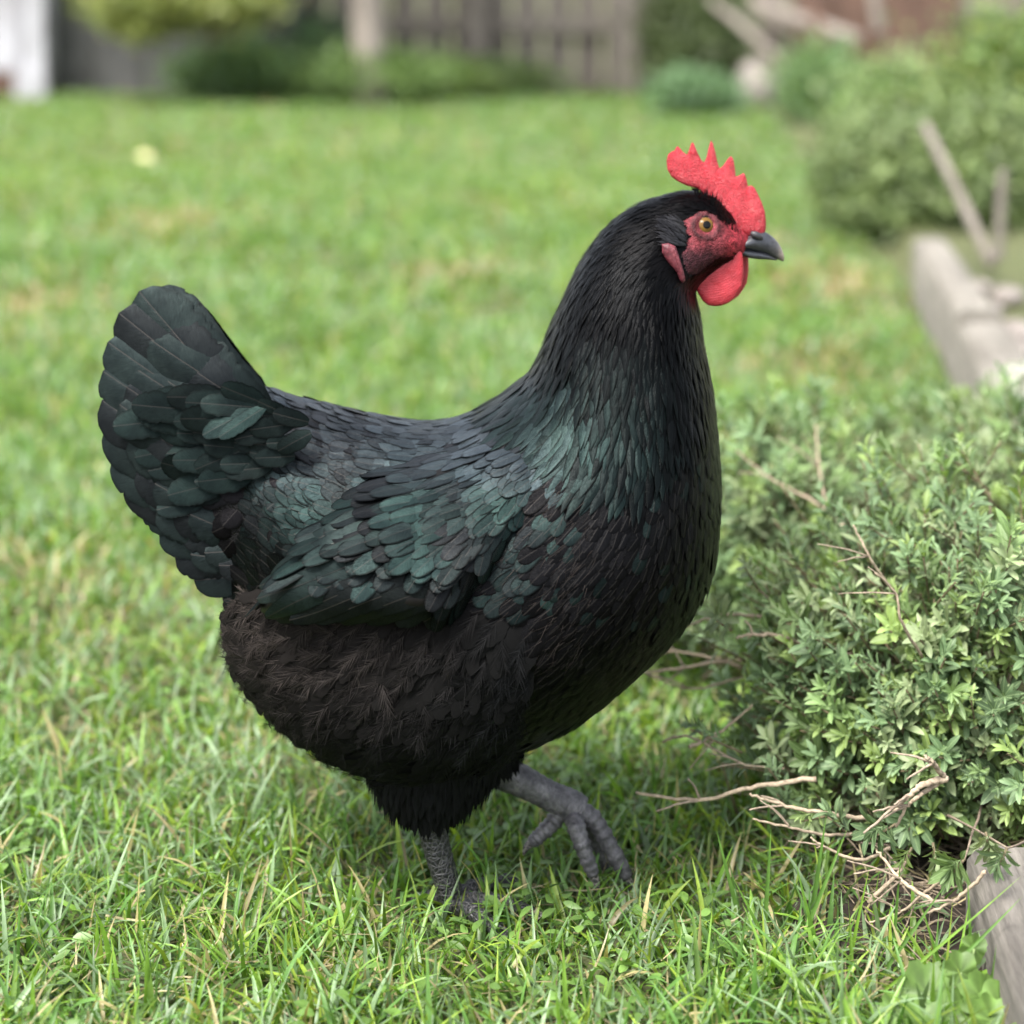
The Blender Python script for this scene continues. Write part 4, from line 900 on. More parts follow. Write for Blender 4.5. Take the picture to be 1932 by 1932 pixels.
for sd in (1, -1):
    g = Geo()
    for (b_, t_, w_, y_, c_) in cvs:
        s0 = Wp(b_[0], b_[1], -(y_-.004)*sd); e0 = Wp(t_[0], t_[1], -(y_-.002)*sd); ln = np.linalg.norm(e0-s0); t3 = unit(e0-s0); nn = np.array([-.22, -1.*sd, .25]); nn = unit(nn-(nn@t3)*t3)
        tt = t3*math.cos(.16)+nn*math.sin(.16); blades(g, s0[None], tt[None], nn[None], [ln*1.08], [w_*rng.uniform(.9, 1.15)/2880], 9, 26, P_cov, rng.uniform(.2, .5), .045, np.array([c_]), edge=.4, jag=.13, twist=rng.normal(0, .12)*sd)
    sub('tail_covert', g, M['feather'], tail)

# ------------------------------------------------------------------ shrubs on the right
def sprigs(gl, gs_, base, tip, nl, lsz, col, seed=0):
    """leafy shoots: stems from base to tip, leaves in opposite pairs spiralling to a rosette"""
    for b, t in zip(base, tip):
        lsz_ = lsz*rng.choice([.6, .8, 1., 1.2], p=[.25, .3, .3, .15]); ax = t-b; ln = np.linalg.norm(ax); ax = ax/ln; k = nl+rng.integers(-3, 4)
        e1 = unit(np.cross(ax, rng.normal(0, 1, 3))); e2 = np.cross(ax, e1)
        tt = np.linspace(.12, 1, k)**.8; an = np.arange(k)*2.4+rng.random()*6; out = np.cos(an)[:, None]*e1+np.sin(an)[:, None]*e2
        up = np.interp(tt, [0, .7, 1], [.45, 1.1, 2.4])[:, None]
        mid = b+ax*(ln*tt)[:, None]+np.outer(np.sin(tt*2)*.004, [0, 0, 1])
        T_ = unit(out+ax*up+rng.normal(0, .12, (k, 3))); N_ = ax-out*.3+np.array([0, 0, .3])
        Ls = lsz_*np.interp(tt, [0, .5, .85, 1], [.75, 1, .85, .5])*rng.uniform(.6, 1.3, k)
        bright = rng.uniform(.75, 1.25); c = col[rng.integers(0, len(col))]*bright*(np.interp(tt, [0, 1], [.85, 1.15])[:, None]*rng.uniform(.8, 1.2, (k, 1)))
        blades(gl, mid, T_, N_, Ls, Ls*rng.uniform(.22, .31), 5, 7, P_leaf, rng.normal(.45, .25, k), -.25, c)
        ps = b+ax*(ln*np.linspace(0, .97, 5))[:, None]; tube(gs_, ps, .0010*(1-.4*np.linspace(0, 1, 5)), 5, (.15, .12, .07))
LC = [np.array([.110, .170, .055]), np.array([.100, .155, .070]), np.array([.145, .205, .055]), np.array([.075, .12, .050]), np.array([.165, .205, .105])]
LC = [q_*1.32+np.array([.0, .0, .012]) for q_ in LC]
def twig(gt, pts, r0, r1=None, col=(.30, .23, .17), n=18, seg=6):
    p = smooth_path(pts, n); p[1:-1] += rng.normal(0, r0*.14, (n-2, 3)); tube(gt, p, np.linspace(r0, r1 if r1 else r0*.45, n)*.62, seg, col, 0, 1., .25)
def mound(name, label, ctr, rad, nsp, nl, lsz, hard=None, floor=.0, group=None, tilt=(0, 0, 0), lmul=1., extra=None, tw=60, cols=LC, polar=-.25):
    root = empty(name, (ctr[0], ctr[1], 0.), label, 'shrub', group); gl, gs_ = Geo(), Geo(); c = np.array(ctr); rd = np.array(rad)
    bs, tp = [], []
    while len(bs) < nsp:
        d = unit(rng.normal(0, 1, 3)+np.array(tilt)*.8)
        if d[2] < polar: continue
        rr = rng.uniform(.55, 1.0)**.6*(.82+.36*vnoise(d[0]*3+5, d[1]*3+d[2]*2, 7))
        t = c+d*rd*rr; 
        if t[2] < .012: continue
        ax = unit(d*np.array([1, 1, .7])+np.array([0, -.05, .45])+rng.normal(0, .28, 3)); ln = rng.uniform(.03, .070)*lmul
        b = t-ax*ln
        if b[2] < 0: b[2] = .002
        bs.append(b); tp.append(t)
    if extra is not None:
        for b, t in extra: bs.append(np.array(b)); tp.append(np.array(t))
    sprigs(gl, gs_, bs, tp, nl, lsz, cols)
    for k in range(tw):
        t = bs[rng.integers(0, len(bs))]; r0 = np.array([c[0]+rng.normal(0, rd[0]*.2), c[1]+rng.normal(0, rd[1]*.2), .01]); m_ = (t+r0)/2+rng.normal(0, .012, 3); m_[2] = max(m_[2], .01)
        twig(gs_, [r0, m_, t], .0022, .0010, (.20, .155, .12), 10, 5)
    root_l = gl.build('foliage', M['shrubleaf'], root); gs_.build('stems', M['twig'], root); return root
ex = []
for (uu, vv, YY, du, dv) in [(1480, 1490, .02, -30, -40), (1400, 1420, .03, -70, -30), (1350, 1395, .05, -50, -20), (1620, 1590, -.03, -60, -50), (1560, 1540, -.02, -50, 10), (1720, 1600, -.07, -20, 40), (1860, 1570, -.10, 10, 50), (1900, 1600, -.13, -20, 45), (1760, 1590, -.09, 10, 55), (1690, 1555, -.07, -50, 30), (1820, 1620, -.10, -25, 30), (1380, 1190, .05, -30, -20), (1430, 1110, .08, -25, -40)]:
    ex.append((Wp(uu, vv, YY), Wp(uu+du, vv+dv, YY-.01)))
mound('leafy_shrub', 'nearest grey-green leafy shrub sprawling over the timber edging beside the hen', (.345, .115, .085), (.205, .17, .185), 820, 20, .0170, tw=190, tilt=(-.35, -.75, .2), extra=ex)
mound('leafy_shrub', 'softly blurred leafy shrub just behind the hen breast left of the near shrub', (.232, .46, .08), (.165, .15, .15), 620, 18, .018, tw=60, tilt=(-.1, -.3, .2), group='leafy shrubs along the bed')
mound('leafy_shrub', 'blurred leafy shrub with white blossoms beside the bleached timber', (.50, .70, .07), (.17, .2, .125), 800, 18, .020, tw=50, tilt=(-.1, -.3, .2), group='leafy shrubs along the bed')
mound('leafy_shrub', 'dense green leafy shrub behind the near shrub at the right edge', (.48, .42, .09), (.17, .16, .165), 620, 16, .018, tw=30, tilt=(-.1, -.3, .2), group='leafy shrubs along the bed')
# bare runner stems reaching out over the lawn
gt = Geo(); TW = [([(1440, 1165, .10), (1370, 1160, .10), (1300, 1180, .10), (1240, 1215, .1)], .0022), ([(1530, 1220, .06), (1470, 1200, .05), (1420, 1198, .05), (1390, 1205, .05)], .0026), ([(1430, 1270, .14), (1360, 1250, .14), (1290, 1260, .15), (1210, 1270, .15)], .0026),
  ([(1420, 1250, .16), (1340, 1240, .16), (1270, 1228, .17), (1220, 1230, .17)], .0020), ([(1440, 1300, .13), (1400, 1280, .13), (1300, 1300, .13), (1200, 1262, .14)], .0018), ([(1540, 1470, .0), (1420, 1485, .0), (1320, 1510, .01), (1200, 1495, .03)], .0028), ([(1640, 1545, -.02), (1560, 1535, -.03), (1480, 1520, -.03), (1415, 1497, -.03)], .0026),
  ([(1640, 1572, -.03), (1560, 1575, -.04), (1490, 1562, -.05), (1420, 1545, -.05)], .0020), ([(1680, 1600, -.06), (1620, 1622, -.06), (1560, 1600, -.06), (1530, 1580, -.06)], .0020), ([(1785, 1470, -.08), (1740, 1480, -.09), (1715, 1500, -.09), (1685, 1530, -.09)], .0036), ([(1770, 1478, -.08), (1735, 1500, -.09), (1712, 1520, -.09), (1690, 1560, -.09)], .0026), ([(1780, 1465, -.08), (1760, 1440, -.09), (1745, 1425, -.09)], .0030),
  ([(1760, 1700, -.12), (1700, 1660, -.11), (1650, 1600, -.08)], .0022), ([(1860, 1645, -.14), (1800, 1700, -.13), (1740, 1725, -.13)], .0020), ([(1640, 1700, -.08), (1700, 1640, -.08), (1720, 1600, -.06)], .0024), ([(1800, 1640, -.1), (1750, 1680, -.09), (1700, 1720, -.08), (1640, 1740, -.08)], .0018),
  ([(1680, 1110, .02), (1640, 1050, .01), (1610, 990, .02)], .0018), ([(1740, 1240, -.01), (1700, 1170, -.03), (1690, 1120, -.03), (1650, 1080, -.03)], .0018), ([(1600, 1000, .25), (1540, 950, .3), (1450, 900, .32), (1390, 850, .33)], .0022), ([(1560, 960, .3), (1545, 880, .32), (1540, 800, .34)], .0022), ([(1250, 1400, .06), (1300, 1390, .05), (1400, 1440, .03), (1480, 1450, .02)], .0016), ([(1300, 1410, .04), (1360, 1380, .05), (1420, 1330, .05)], .0022)]
for pts, r0 in TW:
    P3 = [Wp(a, b, c) for a, b, c in pts]; P3 = [np.array([p[0], p[1], max(p[2], .006)]) for p in P3]
    twig(gt, P3, r0, r0*.5, np.array([.34, .27, .20])*rng.uniform(.75, 1.15), 24, 8)
    for k in range(2):
        i0 = P3[len(P3)//2]; e0_ = rng.normal(0, .010, 3); twig(gt, [i0, i0+e0_*.5+[-.010, 0, .001], i0+e0_+[-.022, 0, .0]], r0*.55, r0*.3, (.28, .22, .17), 8, 5)
# litter of dead twiglets under the shrub
for k in range(420):
    p = np.array([rng.uniform(.13, .30), rng.uniform(-.15, .14), rng.uniform(.003, .028)]); d = rng.normal(0, 1, 3)*[.03, .03, .008]
    if p[0] < grass_edge(p[1])-.05*rng.random()**2: continue
    twig(gt, [p, p+d*.5+rng.normal(0, .003, 3), p+d], rng.uniform(.0005, .0013), None, np.array([.24, .19, .14])*rng.uniform(.4, 1.2), 7, 5)
o = gt.build('fallen_twigs', M['twig']); tag(o, 'bare brown twigs and dead stems trailing out from under the near shrub', 'twigs', kind='stuff')
# white blossoms by the bleached timber
gfw = Geo(); fr = empty('white_flower', (.56, .62, 0), 'cluster of small white blossoms in front of the bleached timber', 'flower')
gst = Geo()
for k in range(26):
    c = Wp(rng.choice([1918, 1930, 1950])+rng.normal(0, 8), rng.choice([700, 730, 770, 800])+rng.normal(0, 10), .60+rng.normal(0, .02)); an = np.arange(5)/5*2*PI
    T_ = np.stack([np.cos(an), np.full(5, -.5), np.sin(an)], -1); blades(gfw, np.repeat(c[None], 5, 0), T_, np.tile([0, -1., .5], (5, 1)), .0065, .006, 5, 6, P_leaf, .3, -.2, (.5, .5, .48))
    tube(gst, [c, c+[.003, .01, -.03], c+[.006, .02, -.07]], .0008, 5, (.12, .18, .07))
gfw.build('petals', M['bgleaf'], fr); gst.build('stems', M['twig'], fr)

# ------------------------------------------------------------------ bed edging, soil
def plank(name, label, a, b, width, top, mat, bot=-.02, cat='timber', group=None, bev=.006):
    a = np.array(a, float); b = np.array(b, float); d = b-a; ln = np.hypot(*d); c = (a+b)/2; per = np.array([d[1], -d[0]])/ln*width/2; c = c+per
    n = 40; g = Geo(); S = np.linspace(-.5, .5, n)*ln
    # a sleeper with worn, slightly uneven arrises
    prof = np.array([(-.5, bot), (-.5, top-bev*1.6), (-.5+bev/width, top-bev*.4), (-.5+2.2*bev/width, top), (-.2, top+.0006), (.2, top+.0006), (.5-2.2*bev/width, top), (.5-bev/width, top-bev*.4), (.5, top-bev*1.6), (.5, bot)])
    V = np.zeros((n, len(prof), 3)); V[..., 0] = prof[:, 0]*width; V[..., 1] = S[:, None]; V[..., 2] = prof[:, 1]
    nz = np.stack([vnoise(S*40, np.full(n, k*1.7), k) for k in range(len(prof))], -1)-.5; V[:, 1:-1, 2] += nz[:, 1:-1]*bev*.7; V[:, :3, 0] += nz[:, :3]*bev*.5
    i = np.arange(n-1)[:, None]*len(prof)+np.arange(len(prof)-1)[None, :]; q = np.stack([i, i+len(prof), i+len(prof)+1, i+1], -1).reshape(-1, 4); g.add(V.reshape(-1, 3), q)
    for e in (0, n-1):
        cc_ = V[e].mean(0); m_ = len(prof); k = np.arange(m_-1); f = np.stack([k, k+1, np.full(m_-1, m_), np.full(m_-1, m_)], -1); g.add(np.concatenate([V[e], cc_[None]]), f if e == 0 else f[:, [1, 0, 2, 3]])
    o = g.build(name, mat); o.location = (c[0], c[1], 0); o.rotation_euler = (0, 0, math.atan2(d[1], d[0])-PI/2); tag(o, label, cat, group); return o
plank('timber_sleeper', 'weathered grey wooden sleeper in the bottom right corner', (.2585, -.42), (.284, -.06), .11, .062, M['timber'])
plank('timber_sleeper', 'bleached pale edging board at the far end of the bed', (.625, 1.54), (.716, 2.33), .062, .13, M['timber_pale'], group='edging boards of the bed')
plank('timber_sleeper', 'bleached pale edging board nearer the camera partly behind the blossoming shrub', (.475, .35), (.622, 1.52), .07, .118, M['timber_pale'], group='edging boards of the bed')
g = Geo(); nb_ = 70; gx = np.linspace(0, 2.2, nb_); gy = np.linspace(-.45, 4.2, nb_*2); X, Y = np.meshgrid(gx, gy); bx = bed_edge(gy)+.05; X = X+bx[:, None]
Z = .035+.02*fbm(X*6, Y*6, 60)+.03*np.clip(X-bx[:, None]-.02, 0, .4); Z[:, 0] = -.01
i = np.arange(len(gy)-1)[:, None]*nb_+np.arange(nb_-1)[None, :]; g.add(np.stack([X, Y, Z], -1), np.stack([i, i+1, i+nb_+1, i+nb_], -1)); o = g.build('bed_soil', M['soil']); o['kind'] = 'structure'

g = Geo(); na, nb2 = 10, 48; a = np.arange(nb2)/nb2*2*PI; f = np.linspace(0, 1, na); rr = 1+.25*(vnoise(a*2.2, a*0, 5)-.5); X = .265+.085*f[:, None]*(rr*np.cos(a))[None]; Y = -.01+.135*f[:, None]*(rr*np.sin(a))[None]
Z = ground_z(X, Y)+.005+.006*fbm(X*50, Y*50, 15); Z[-1] = ground_z(X[-1], Y[-1])-.002; i = np.arange(na-1)[:, None]*nb2; j = np.arange(nb2)[None, :]
m_, n_, b_2 = newmat('dark_litter_soil'); n_.links.new(ramp(n_, noise(n_, 160, 8, .75, objco(n_)), [(.3, (.012, .008, .006)), (.55, (.04, .026, .018)), (.75, (.10, .07, .045))]), b_2.inputs['Base Color']); b_2.inputs['Roughness'].default_value = .95; bump(n_, b_2, noise(n_, 300, 8, .75, objco(n_)), .004, 1.)
g.add(np.stack([X, Y, Z], -1), np.stack([i+j, i+nb2+j, i+nb2+(j+1) % nb2, i+(j+1) % nb2], -1)); o = g.build('soil', m_); o['kind'] = 'structure'

def rock(name, c, r, label, group=None, seed=0):
    g = Geo(); na, nb2 = 20, 28; al = np.linspace(.001, PI-.001, na); be = np.arange(nb2)/nb2*2*PI
    d = np.stack([np.sin(al)[:, None]*np.cos(be), np.sin(al)[:, None]*np.sin(be), np.cos(al)[:, None]*np.ones(nb2)], -1)
    rr = 1+.32*(fbm(d[..., 0]*1.7+seed, d[..., 1]*1.7+d[..., 2]*1.3, seed)-.5); V = d*rr[..., None]*np.array(r)
    i = np.arange(na-1)[:, None]*nb2; j = np.arange(nb2)[None, :]; g.add(V.reshape(-1, 3), np.stack([i+j, i+nb2+j, i+nb2+(j+1) % nb2, i+(j+1) % nb2], -1).reshape(-1, 4))
    o = g.build(name, M['stone']); o.location = c; tag(o, label, 'rock', group); return o
rl = ['pale rock on the bed soil nearest the right edge', 'small pale rock on the bed soil by the bleached timber', 'flat grey rock lying on soil at right', 'rounded pink-grey rock on the bed under the shrubs', 'small rock half buried beside the two stakes']
for k, (uu, vv, YY, r) in enumerate([(1915, 560, 1.75, .035), (1868, 530, 1.95, .024), (1925, 600, 1.6, .03), (1900, 505, 2.1, .03), (1850, 500, 2.2, .022)]):
    c = Wp(uu, vv, YY); rock('rock', (c[0], c[1], .06), (r, r*.8, r*.6), rl[k], 'rocks on the bed soil', k)
rock('rock', tuple(Wp(1425, 150, 7.7)*[1, 1, 0]+[0, 0, .07]), (.095, .09, .13), 'pale upright rounded stone at the far end of the lawn', None, 9)

# ------------------------------------------------------------------ far background
def cloud(gl, c, rad, n, lsz, cols, gst=None, nst=12, z0=0., tops=1.):
    c = np.array(c); k = max(8, n//45); cl = c+unit(rng.normal(0, 1, (k, 3)))*rng.uniform(.3, 1, (k, 1))**.5*np.array(rad)*.85
    P_ = cl[rng.integers(0, k, n)]+rng.normal(0, 1, (n, 3))*np.array(rad)*.21; P_[:, 2] = np.maximum(P_[:, 2], z0+.01); P_ = P_[:]
    T_ = unit(rng.normal(0, 1, (n, 3))+[0, 0, .3]); N_ = rng.normal(0, .6, (n, 3))+[0, -.2, 1]
    cc = np.array(cols)[rng.integers(0, len(cols), n)]*rng.uniform(.6, 1.35, (n, 1)); blades(gl, P_, T_, N_, lsz*rng.uniform(.7, 1.3, n), lsz*.5, 3, 4, P_leaf, .4, -.2, cc)
    if gst is not None:
        for q_ in range(nst):
            e = cl[rng.integers(0, k)]; b0 = np.array([c[0]+rng.normal(0, rad[0]*.2), c[1]+rng.normal(0, rad[1]*.2), z0-.01]); tube(gst, smooth_path([b0, (b0+e)/2+rng.normal(0, .02, 3), e], 8), np.linspace(.007, .002, 8), 6, (.16, .12, .09))
G1 = [(.13, .21, .06), (.16, .25, .08), (.09, .15, .05)]; G2 = [(.16, .22, .09), (.21, .27, .12), (.10, .15, .06)]; GY = [(.22, .26, .075), (.17, .22, .06), (.28, .30, .11)]; GB = [(.11, .20, .09), (.15, .26, .13), (.08, .14, .07)]
def bush(label, u0, u1, vtop, zc, depth, cols, n, lsz, group='background shrubs', zbase=0.):
    Yc = zc-D; x0 = (u0-HW)*zc/F; x1 = (u1-HW)*zc/F; zt = H-(vtop+HV)*zc/F; c = ((x0+x1)/2, Yc, zbase+(zt-zbase)*.5); r_ = empty('garden_shrub', (c[0], c[1], 0), label, 'shrub', group)
    gl, gs_ = Geo(), Geo(); cloud(gl, c, ((x1-x0)/2*1.05, depth, (zt-zbase)*.56), n, lsz, cols, gs_, 14, zbase); gl.build('foliage', M['bgleaf'], r_); gs_.build('stems', M['twig'], r_); return r_
bush('olive green shrub mass directly behind the leaning pale stake', 1700, 1990, 190, 4.6, .30, G2, 5200, .030)
bush('grey-green shrub left of the stakes above the bare soil', 1535, 1760, 230, 4.7, .28, G2, 4200, .028)
bush('tall bright green shrub in the upper right corner', 1740, 2080, 20, 5.6, .35, G1+GY[:1], 5200, .034)
bush('mid green shrub with pale flecks behind the grey-green one', 1560, 1800, 120, 6.2, .35, G1+G2, 4200, .034)
bush('dark green low plant clump at the far lawn edge right of the fence', 1235, 1400, 128, 8.6, .3, GB, 2400, .035)
bush('bluish green shrub beside the upright stone', 1460, 1640, 85, 8.2, .35, GB+G1, 3000, .038)
bush('mid green hedge plant behind the leaning sticks', 1210, 1420, -60, 9.6, .4, [(.06, .09, .035), (.09, .12, .05)], 4200, .045)
bush('low bright green shrub at the foot of the pale trunk', 560, 860, 92, 9.3, .4, G1, 4200, .035)
bush('yellowish green weeds at the edge of the lawn by the fence', 760, 940, 118, 9.5, .25, G1+GY[:1], 2200, .032)
bush('bluish green shrub under the hanging branch', 330, 560, 75, 9.6, .35, GB+G1, 4200, .036)
bush('dark leafy plant between hanging branch and pale trunk', 500, 680, 30, 10.0, .3, GB, 3200, .036)
bush('broad green shrub farther right outside the bed', 2150, 2900, 60, 7.2, .4, G1, 5000, .04)
bush('small green plant growing against the fence boards', 860, 1060, 110, 9.9, .15, G1, 1200, .03)
# small tree: pale trunk + the hanging leafy branch in front of the shed
zt_ = 9.15; x_ = (692-HW)*zt_/F; tr = empty('garden_tree', (x_, zt_-D, 0), 'small tree with a pale slender trunk before the fence', 'tree')
g = Geo(); tube(g, smooth_path([(x_+.02, zt_-D, -.02), (x_, zt_-D, .4), (x_-.03, zt_-D, 1.0), (x_, zt_-D, 1.7)], 20), np.linspace(.085, .055, 20), 16); 
for k in range(6): a = k*1.05; tube(g, smooth_path([(x_-.01, zt_-D, 1.4+.05*k), (x_+.35*math.cos(a), zt_-D+.35*math.sin(a), 1.8), (x_+.7*math.cos(a), zt_-D+.6*math.sin(a), 2.2)], 9), np.linspace(.035, .012, 9), 8)
g.build('trunk', M['trunk'], tr); g = Geo(); cloud(g, (x_, zt_-D, 2.2), (.9, .8, .6), 5000, .05, G1); g.build('crown', M['bgleaf'], tr)
zt_ = 9.0; x_ = (330-HW)*zt_/F; tr = empty('overhanging_tree', (x_+.1, zt_-D+.6, 0), 'yellow-green leafy tree whose low branch hangs before the dark shed', 'tree')
g = Geo(); cloud(g, (x_+.03, zt_-D, .47), (.44, .25, .13), 4600, .045, GY, None); cloud(g, (x_+.1, zt_-D+.3, 1.5), (.95, .6, .75), 6000, .05, GY); cloud(g, (x_-.14, zt_-D-.05, .37), (.17, .14, .09), 1200, .045, GY); g.build('crown', M['bgleaf'], tr)
g = Geo(); tube(g, smooth_path([(x_+.12, zt_-D+.6, -.02), (x_+.1, zt_-D+.55, .6), (x_+.1, zt_-D+.4, 1.5)], 14), np.linspace(.06, .03, 14), 12, (.12, .09, .07)); tube(g, smooth_path([(x_+.1, zt_-D+.5, 1.0), (x_+.05, zt_-D+.1, .8), (x_-.1, zt_-D, .6)], 9), np.linspace(.02, .006, 9), 8, (.12, .09, .07)); g.build('trunk', M['twig'], tr)
# fence of vertical boards on rails
zf = 10.25; yf = zf-D; fx0, fx1 = (560-HW)*zf/F, (3900-HW)*zf/F
fe = empty('board_fence', ((fx0+fx1)/2, yf, 0), 'weathered grey-brown wooden fence of upright boards behind the lawn', 'fence')
x = fx0
k = 0
while x < fx1:
    w_ = .145+.01*rng.random(); g = Geo(); box(g, x+w_/2, yf+.03, .86, w_-.012, .022, 1.72+.02*rng.random(), 0, .003); b = g.build('board', M['fence'], fe, False); x += w_+.004; k += 1
for z_ in (.33, 1.35): g = Geo(); box(g, (fx0+fx1)/2, yf-.005, z_, fx1-fx0, .045, .09, 0, .004); g.build('rail', M['fence'], fe, False)
for uu, w_ in ((1180, .13), (900, .1), (560, .1), (1560, .12), (1950, .12)): xx = (uu-HW)*(zf-.1)/F; g = Geo(); box(g, xx, yf-.08, .9, w_, .10, 1.84, 0, .006); g.build('post', M['fence'], fe, False)
# brown shed front at right
xb0, xb1 = (1500-HW)*9.9/F, (1810-HW)*9.9/F
br = empty('brown_screen', ((xb0+xb1)/2, 9.9-D, 0), 'reddish brown board screen standing before the fence at upper right', 'screen'); x = xb0
while x < xb1: g = Geo(); box(g, x+.05, 9.9-D, .5, .095, .02, 1.0, 0, .003); g.build('board', M['brown'], br, False); x += .1
g = Geo(); box(g, (xb0+xb1)/2, 9.9-D-.035, .75, xb1-xb0, .04, .06, 0, .004); g.build('rail', M['brown'], br, False)
# shed and white door post at left
sx0, sx1, zs = (92-HW)*9.9/F, (560-HW)*9.9/F, 9.9
sh = empty('garden_shed', ((sx0+sx1)/2, zs-D+.8, 0), 'dark grey boarded shed at the far left of the lawn', 'shed')
x = sx0
while x < sx1: g = Geo(); box(g, x+.055, zs-D, .95, .107, .03, 1.9, 0, .004); g.build('wall_board', M['shed'], sh, False); x += .111
g = Geo(); box(g, (sx0+sx1)/2, zs-D+.72, .94, sx1-sx0-.05, 1.35, 1.86, 0, .0); g.build('wall', M['shed'], sh, False)
g = Geo(); box(g, (sx0+sx1)/2, zs-D+.7, 1.94, sx1-sx0+.2, 1.7, .06, 0, .01, tilt=.04); g.build('roof', M['shed'], sh, False)
wx0 = (-320-HW)*9.7/F; wx1 = (92-HW)*9.7/F
wh = empty('white_door', ((wx0+wx1)/2, 9.7-D, 0), 'white painted boarded door with frame post at the left edge', 'door')
g = Geo(); box(g, wx1-.055, 9.7-D-.02, 1.0, .11, .11, 2.0, 0, .008); box(g, wx1-.065, 9.7-D-.03, .07, .15, .14, .14, 0, .008); g.build('post', M['white'], wh, False)
x = wx0
while x < wx1-.13: g = Geo(); box(g, x+.075, 9.7-D+.03, 1.06, .146, .03, 1.88, 0, .006); g.build('panel', M['white'], wh, False); x += .15
g = Geo(); box(g, (wx0+wx1)/2-.05, 9.7-D+.03, .07, wx1-wx0-.1, .05, .1, 0, .006); g.build('sill', M['brown'], wh, False)
# stakes and leaning sticks
def stick(name, label, a, b, r, mat, cat='stake', group=None, flat=.7):
    g = Geo(); a = np.array(a); b = np.array(b); p = smooth_path([a, a*.66+b*.34+rng.normal(0, r*.12, 3), a*.33+b*.67+rng.normal(0, r*.12, 3), b], 14); tube(g, p, np.linspace(r, r*.85, 14), 10, (1, 1, 1), 0, flat, .08)
    o = g.build(name, mat); rehome(o, a); tag(o, label, cat, group); return o
stick('wooden_stake', 'long pale stake leaning left out of the bed soil', Wp(1872, 500, 2.35), Wp(1745, 235, 2.6), .0115, M['fence'])
stick('wooden_stake', 'short pale upright stake beside the leaning one', Wp(1884, 490, 2.25), Wp(1892, 320, 2.25), .013, M['fence'])
for a, b, r, l in [((1470, 110, 7.6), (1340, 0, 7.9), .02, 'thin pale stick leaning left before the hedge plant'), ((1620, 75, 7.4), (1420, 5, 7.8), .03, 'pinkish brown branch lying slanted above the bluish shrub'), ((1660, 60, 6.4), (1640, -90, 6.4), .03, 'upright pale post before the brown screen'), ((1560, 90, 7.2), (1500, -70, 7.4), .02, 'dark slanted stick beside the brown screen')]:
    stick('garden_stick', l, Wp(*a), Wp(*b), r, M['trunk'] if 'pale' in l or 'pink' in l else M['brown'], 'stick')
# fallen yellow leaf on the lawn
g = Geo(); c = Wp(275, 310, 0); zz = .6*F/(310+HV); c = np.array([(275-HW)*zz/F, zz-D, .035]); blades(g, c[None]-[[.03, 0, 0]], [[1., 0, .1]], [[0, -.75, .8]], [.05], [.034], 7, 9, P_leaf, .5, -.2, np.array([[.72, .68, .36]])); o = g.build('fallen_leaf', M['bgleaf']); rehome(o, c); tag(o, 'pale yellow fallen leaf lying on the far lawn at left', 'leaf')

# ------------------------------------------------------------------ foreground plants by the sleeper
def lobed_leaf(c, n_, up, r, k):
    """rounded, shallow lobed weed leaf"""
    n_ = unit(np.array(n_, float)); e1 = unit(np.cross(n_, up)); e2 = np.cross(n_, e1); na, nb2 = 9, 40; a = np.arange(nb2)/nb2*2*PI
    rr = r*(1+.24*np.abs(np.sin(a*3.5))-.12*np.abs(np.sin(a*10.5+k))-.35*np.exp(-((a-PI)/.3)**2)); f = np.linspace(0, 1, na)
    V = np.array(c)+f[:, None, None]*(rr*np.cos(a))[None, :, None]*e1+f[:, None, None]*(rr*np.sin(a))[None, :, None]*e2+n_*(r*.22*(f**2)[:, None]*np.cos(a*3.5+k)[None, :]+r*.10*f[:, None])[..., None]
    i = np.arange(na-1)[:, None]*nb2; j = np.arange(nb2)[None, :]; q = np.stack([i+j, i+nb2+j, i+nb2+(j+1) % nb2, i+(j+1) % nb2], -1).reshape(-1, 4)
    cc = np.array([.125, .215, .055])*rng.uniform(.8, 1.15); cc = np.broadcast_to(cc*(1.25-.45*np.abs(np.sin(a*3.5))[None, :, None]*np.ones((na, 1, 1)))*(.8+.3*f[:, None, None]), V.shape).reshape(-1, 3); return V.reshape(-1, 3), q, cc
wdp = empty('weed_plant', tuple(Wp(1830, 1960, -.17)*[1, 1, 0]), 'light green lobed-leaf weed at the foot of the near sleeper', 'weed'); root3 = Wp(1830, 1990, -.17)
gs_ = Geo()
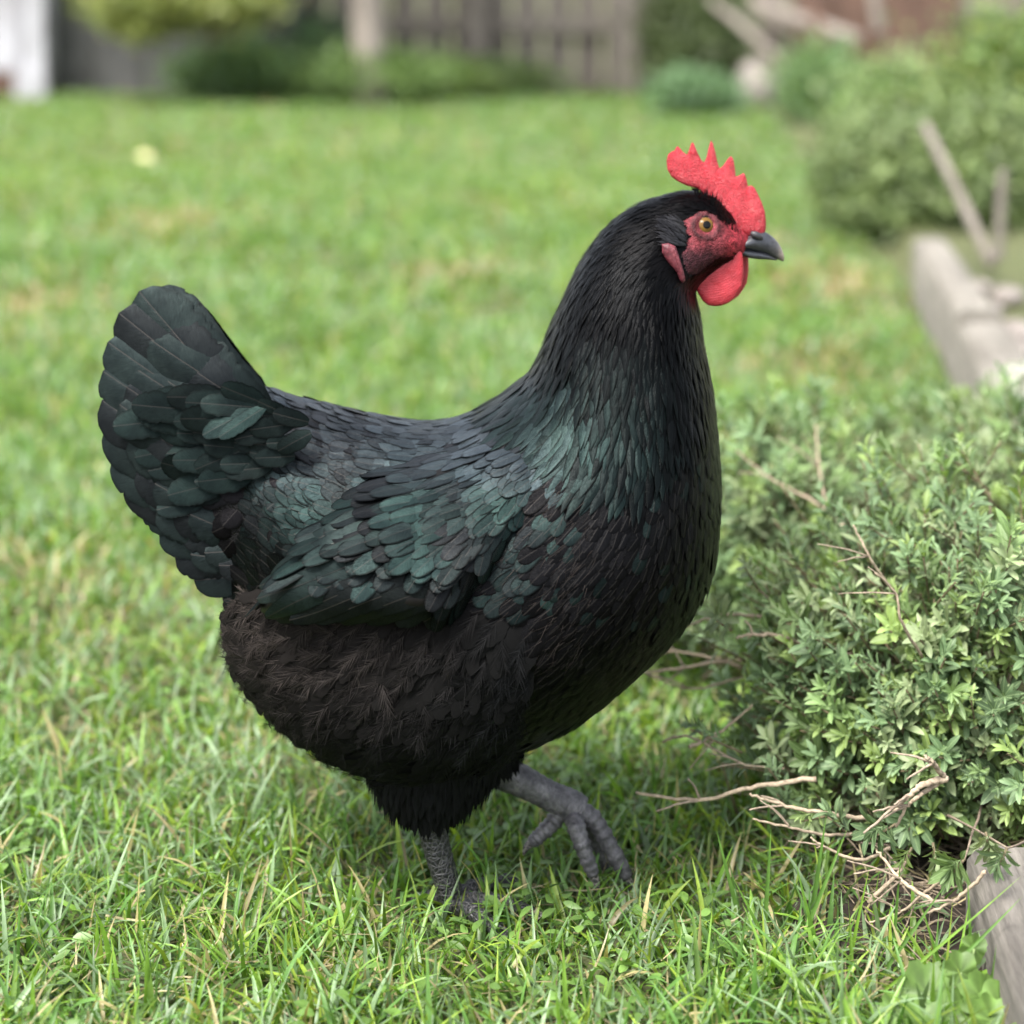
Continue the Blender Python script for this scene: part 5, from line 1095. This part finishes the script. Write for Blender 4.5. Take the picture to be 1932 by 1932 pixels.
for k, (uu, vv, YY, r, nn) in enumerate([(1812, 1835, -.175, .0085, (.1, -1, .4)), (1750, 1875, -.18, .0125, (-.2, -1, .7)), (1850, 1880, -.185, .0095, (.3, -1, .6)), (1885, 1895, -.19, .0095, (.5, -1, .8)), (1800, 1925, -.19, .012, (0, -1, .9)), (1745, 1925, -.19, .009, (0, -1, .9)), (1870, 1925, -.2, .010, (.2, -1, .8)), (1838, 1790, -.165, .006, (.1, -1, .3)), (1690, 1905, -.18, .007, (0, -1, .9))]):
    c = Wp(uu, vv, YY); V_, q_, cc = lobed_leaf(c, nn, [rng.normal(0, .3), 0, 1.], r*1.25, k); g = Geo(); g.add(V_, q_, cc); g.build('leaf', M['bgleaf'], wdp); tube(gs_, smooth_path([root3, (root3+c)/2+rng.normal(0, .003, 3), c], 10), .0009, 6, (.17, .24, .09))
gs_.build('stems', M['twig'], wdp)
g = Geo(); PP, TT, NN, LL, WW, BB, CC = [], [], [], [], [], [], []
for (u0, v0, u1, v1, YY, w_, bd) in [(1520, 1790, 1560, 1530, -.06, 9, .1), (1500, 1800, 1600, 1560, -.07, 8, .2), (1680, 1870, 1700, 1610, -.10, 6, .05), (1790, 1910, 1695, 1730, -.14, 7, .25), (1800, 1910, 1735, 1700, -.15, 7, .2), (1620, 1900, 1790, 1660, -.13, 7, .15), (1700, 1890, 1930, 1690, -.16, 7, .3), (1640, 1890, 1930, 1650, -.15, 5, .3), (1840, 1900, 1825, 1640, -.15, 6, .1), (1600, 1840, 1640, 1640, -.1, 6, .15), (1440, 1800, 1455, 1560, -.05, 8, .1), (1400, 1750, 1350, 1560, -.03, 8, .2), (1330, 1720, 1385, 1590, -.02, 9, .2), (1560, 1850, 1500, 1620, -.09, 8, .2), (1470, 1830, 1380, 1650, -.08, 8, .3), (1750, 1890, 1840, 1740, -.14, 6, .2), (1860, 1920, 1880, 1780, -.17, 5, .2)]:
    a = Wp(u0, v0, YY); b = Wp(u1, v1, YY-.01); a[2] = max(min(a[2], .01), -.005); d = b-a; ln = np.linalg.norm(d); t3 = d/ln; nn = unit(np.array([rng.normal(0, .3), -1, .3])); nn = unit(nn-(nn@t3)*t3); sgn = 1
    PP.append(a); TT.append(t3*math.cos(bd/2)+nn*math.sin(bd/2)); NN.append(nn); LL.append(ln); WW.append(w_/2880*1.15); BB.append(bd); CC.append(LC[rng.integers(0, 4)]*[.9, 1.15, .5]*1.1)
blades(g, np.array(PP), np.array(TT), np.array(NN), np.array(LL), np.array(WW), 5, 14, P_grass, np.array(BB), -.4, np.array(CC)*.85, tipcol=np.array(CC)*1.2, twist=rng.normal(0, .5, len(PP)))
o = g.build('grass_tuft', M['grass']); rehome(o, (.2, -.1, 0)); tag(o, 'long upright grass blades growing beside the sleeper and shrub', 'grass tuft')
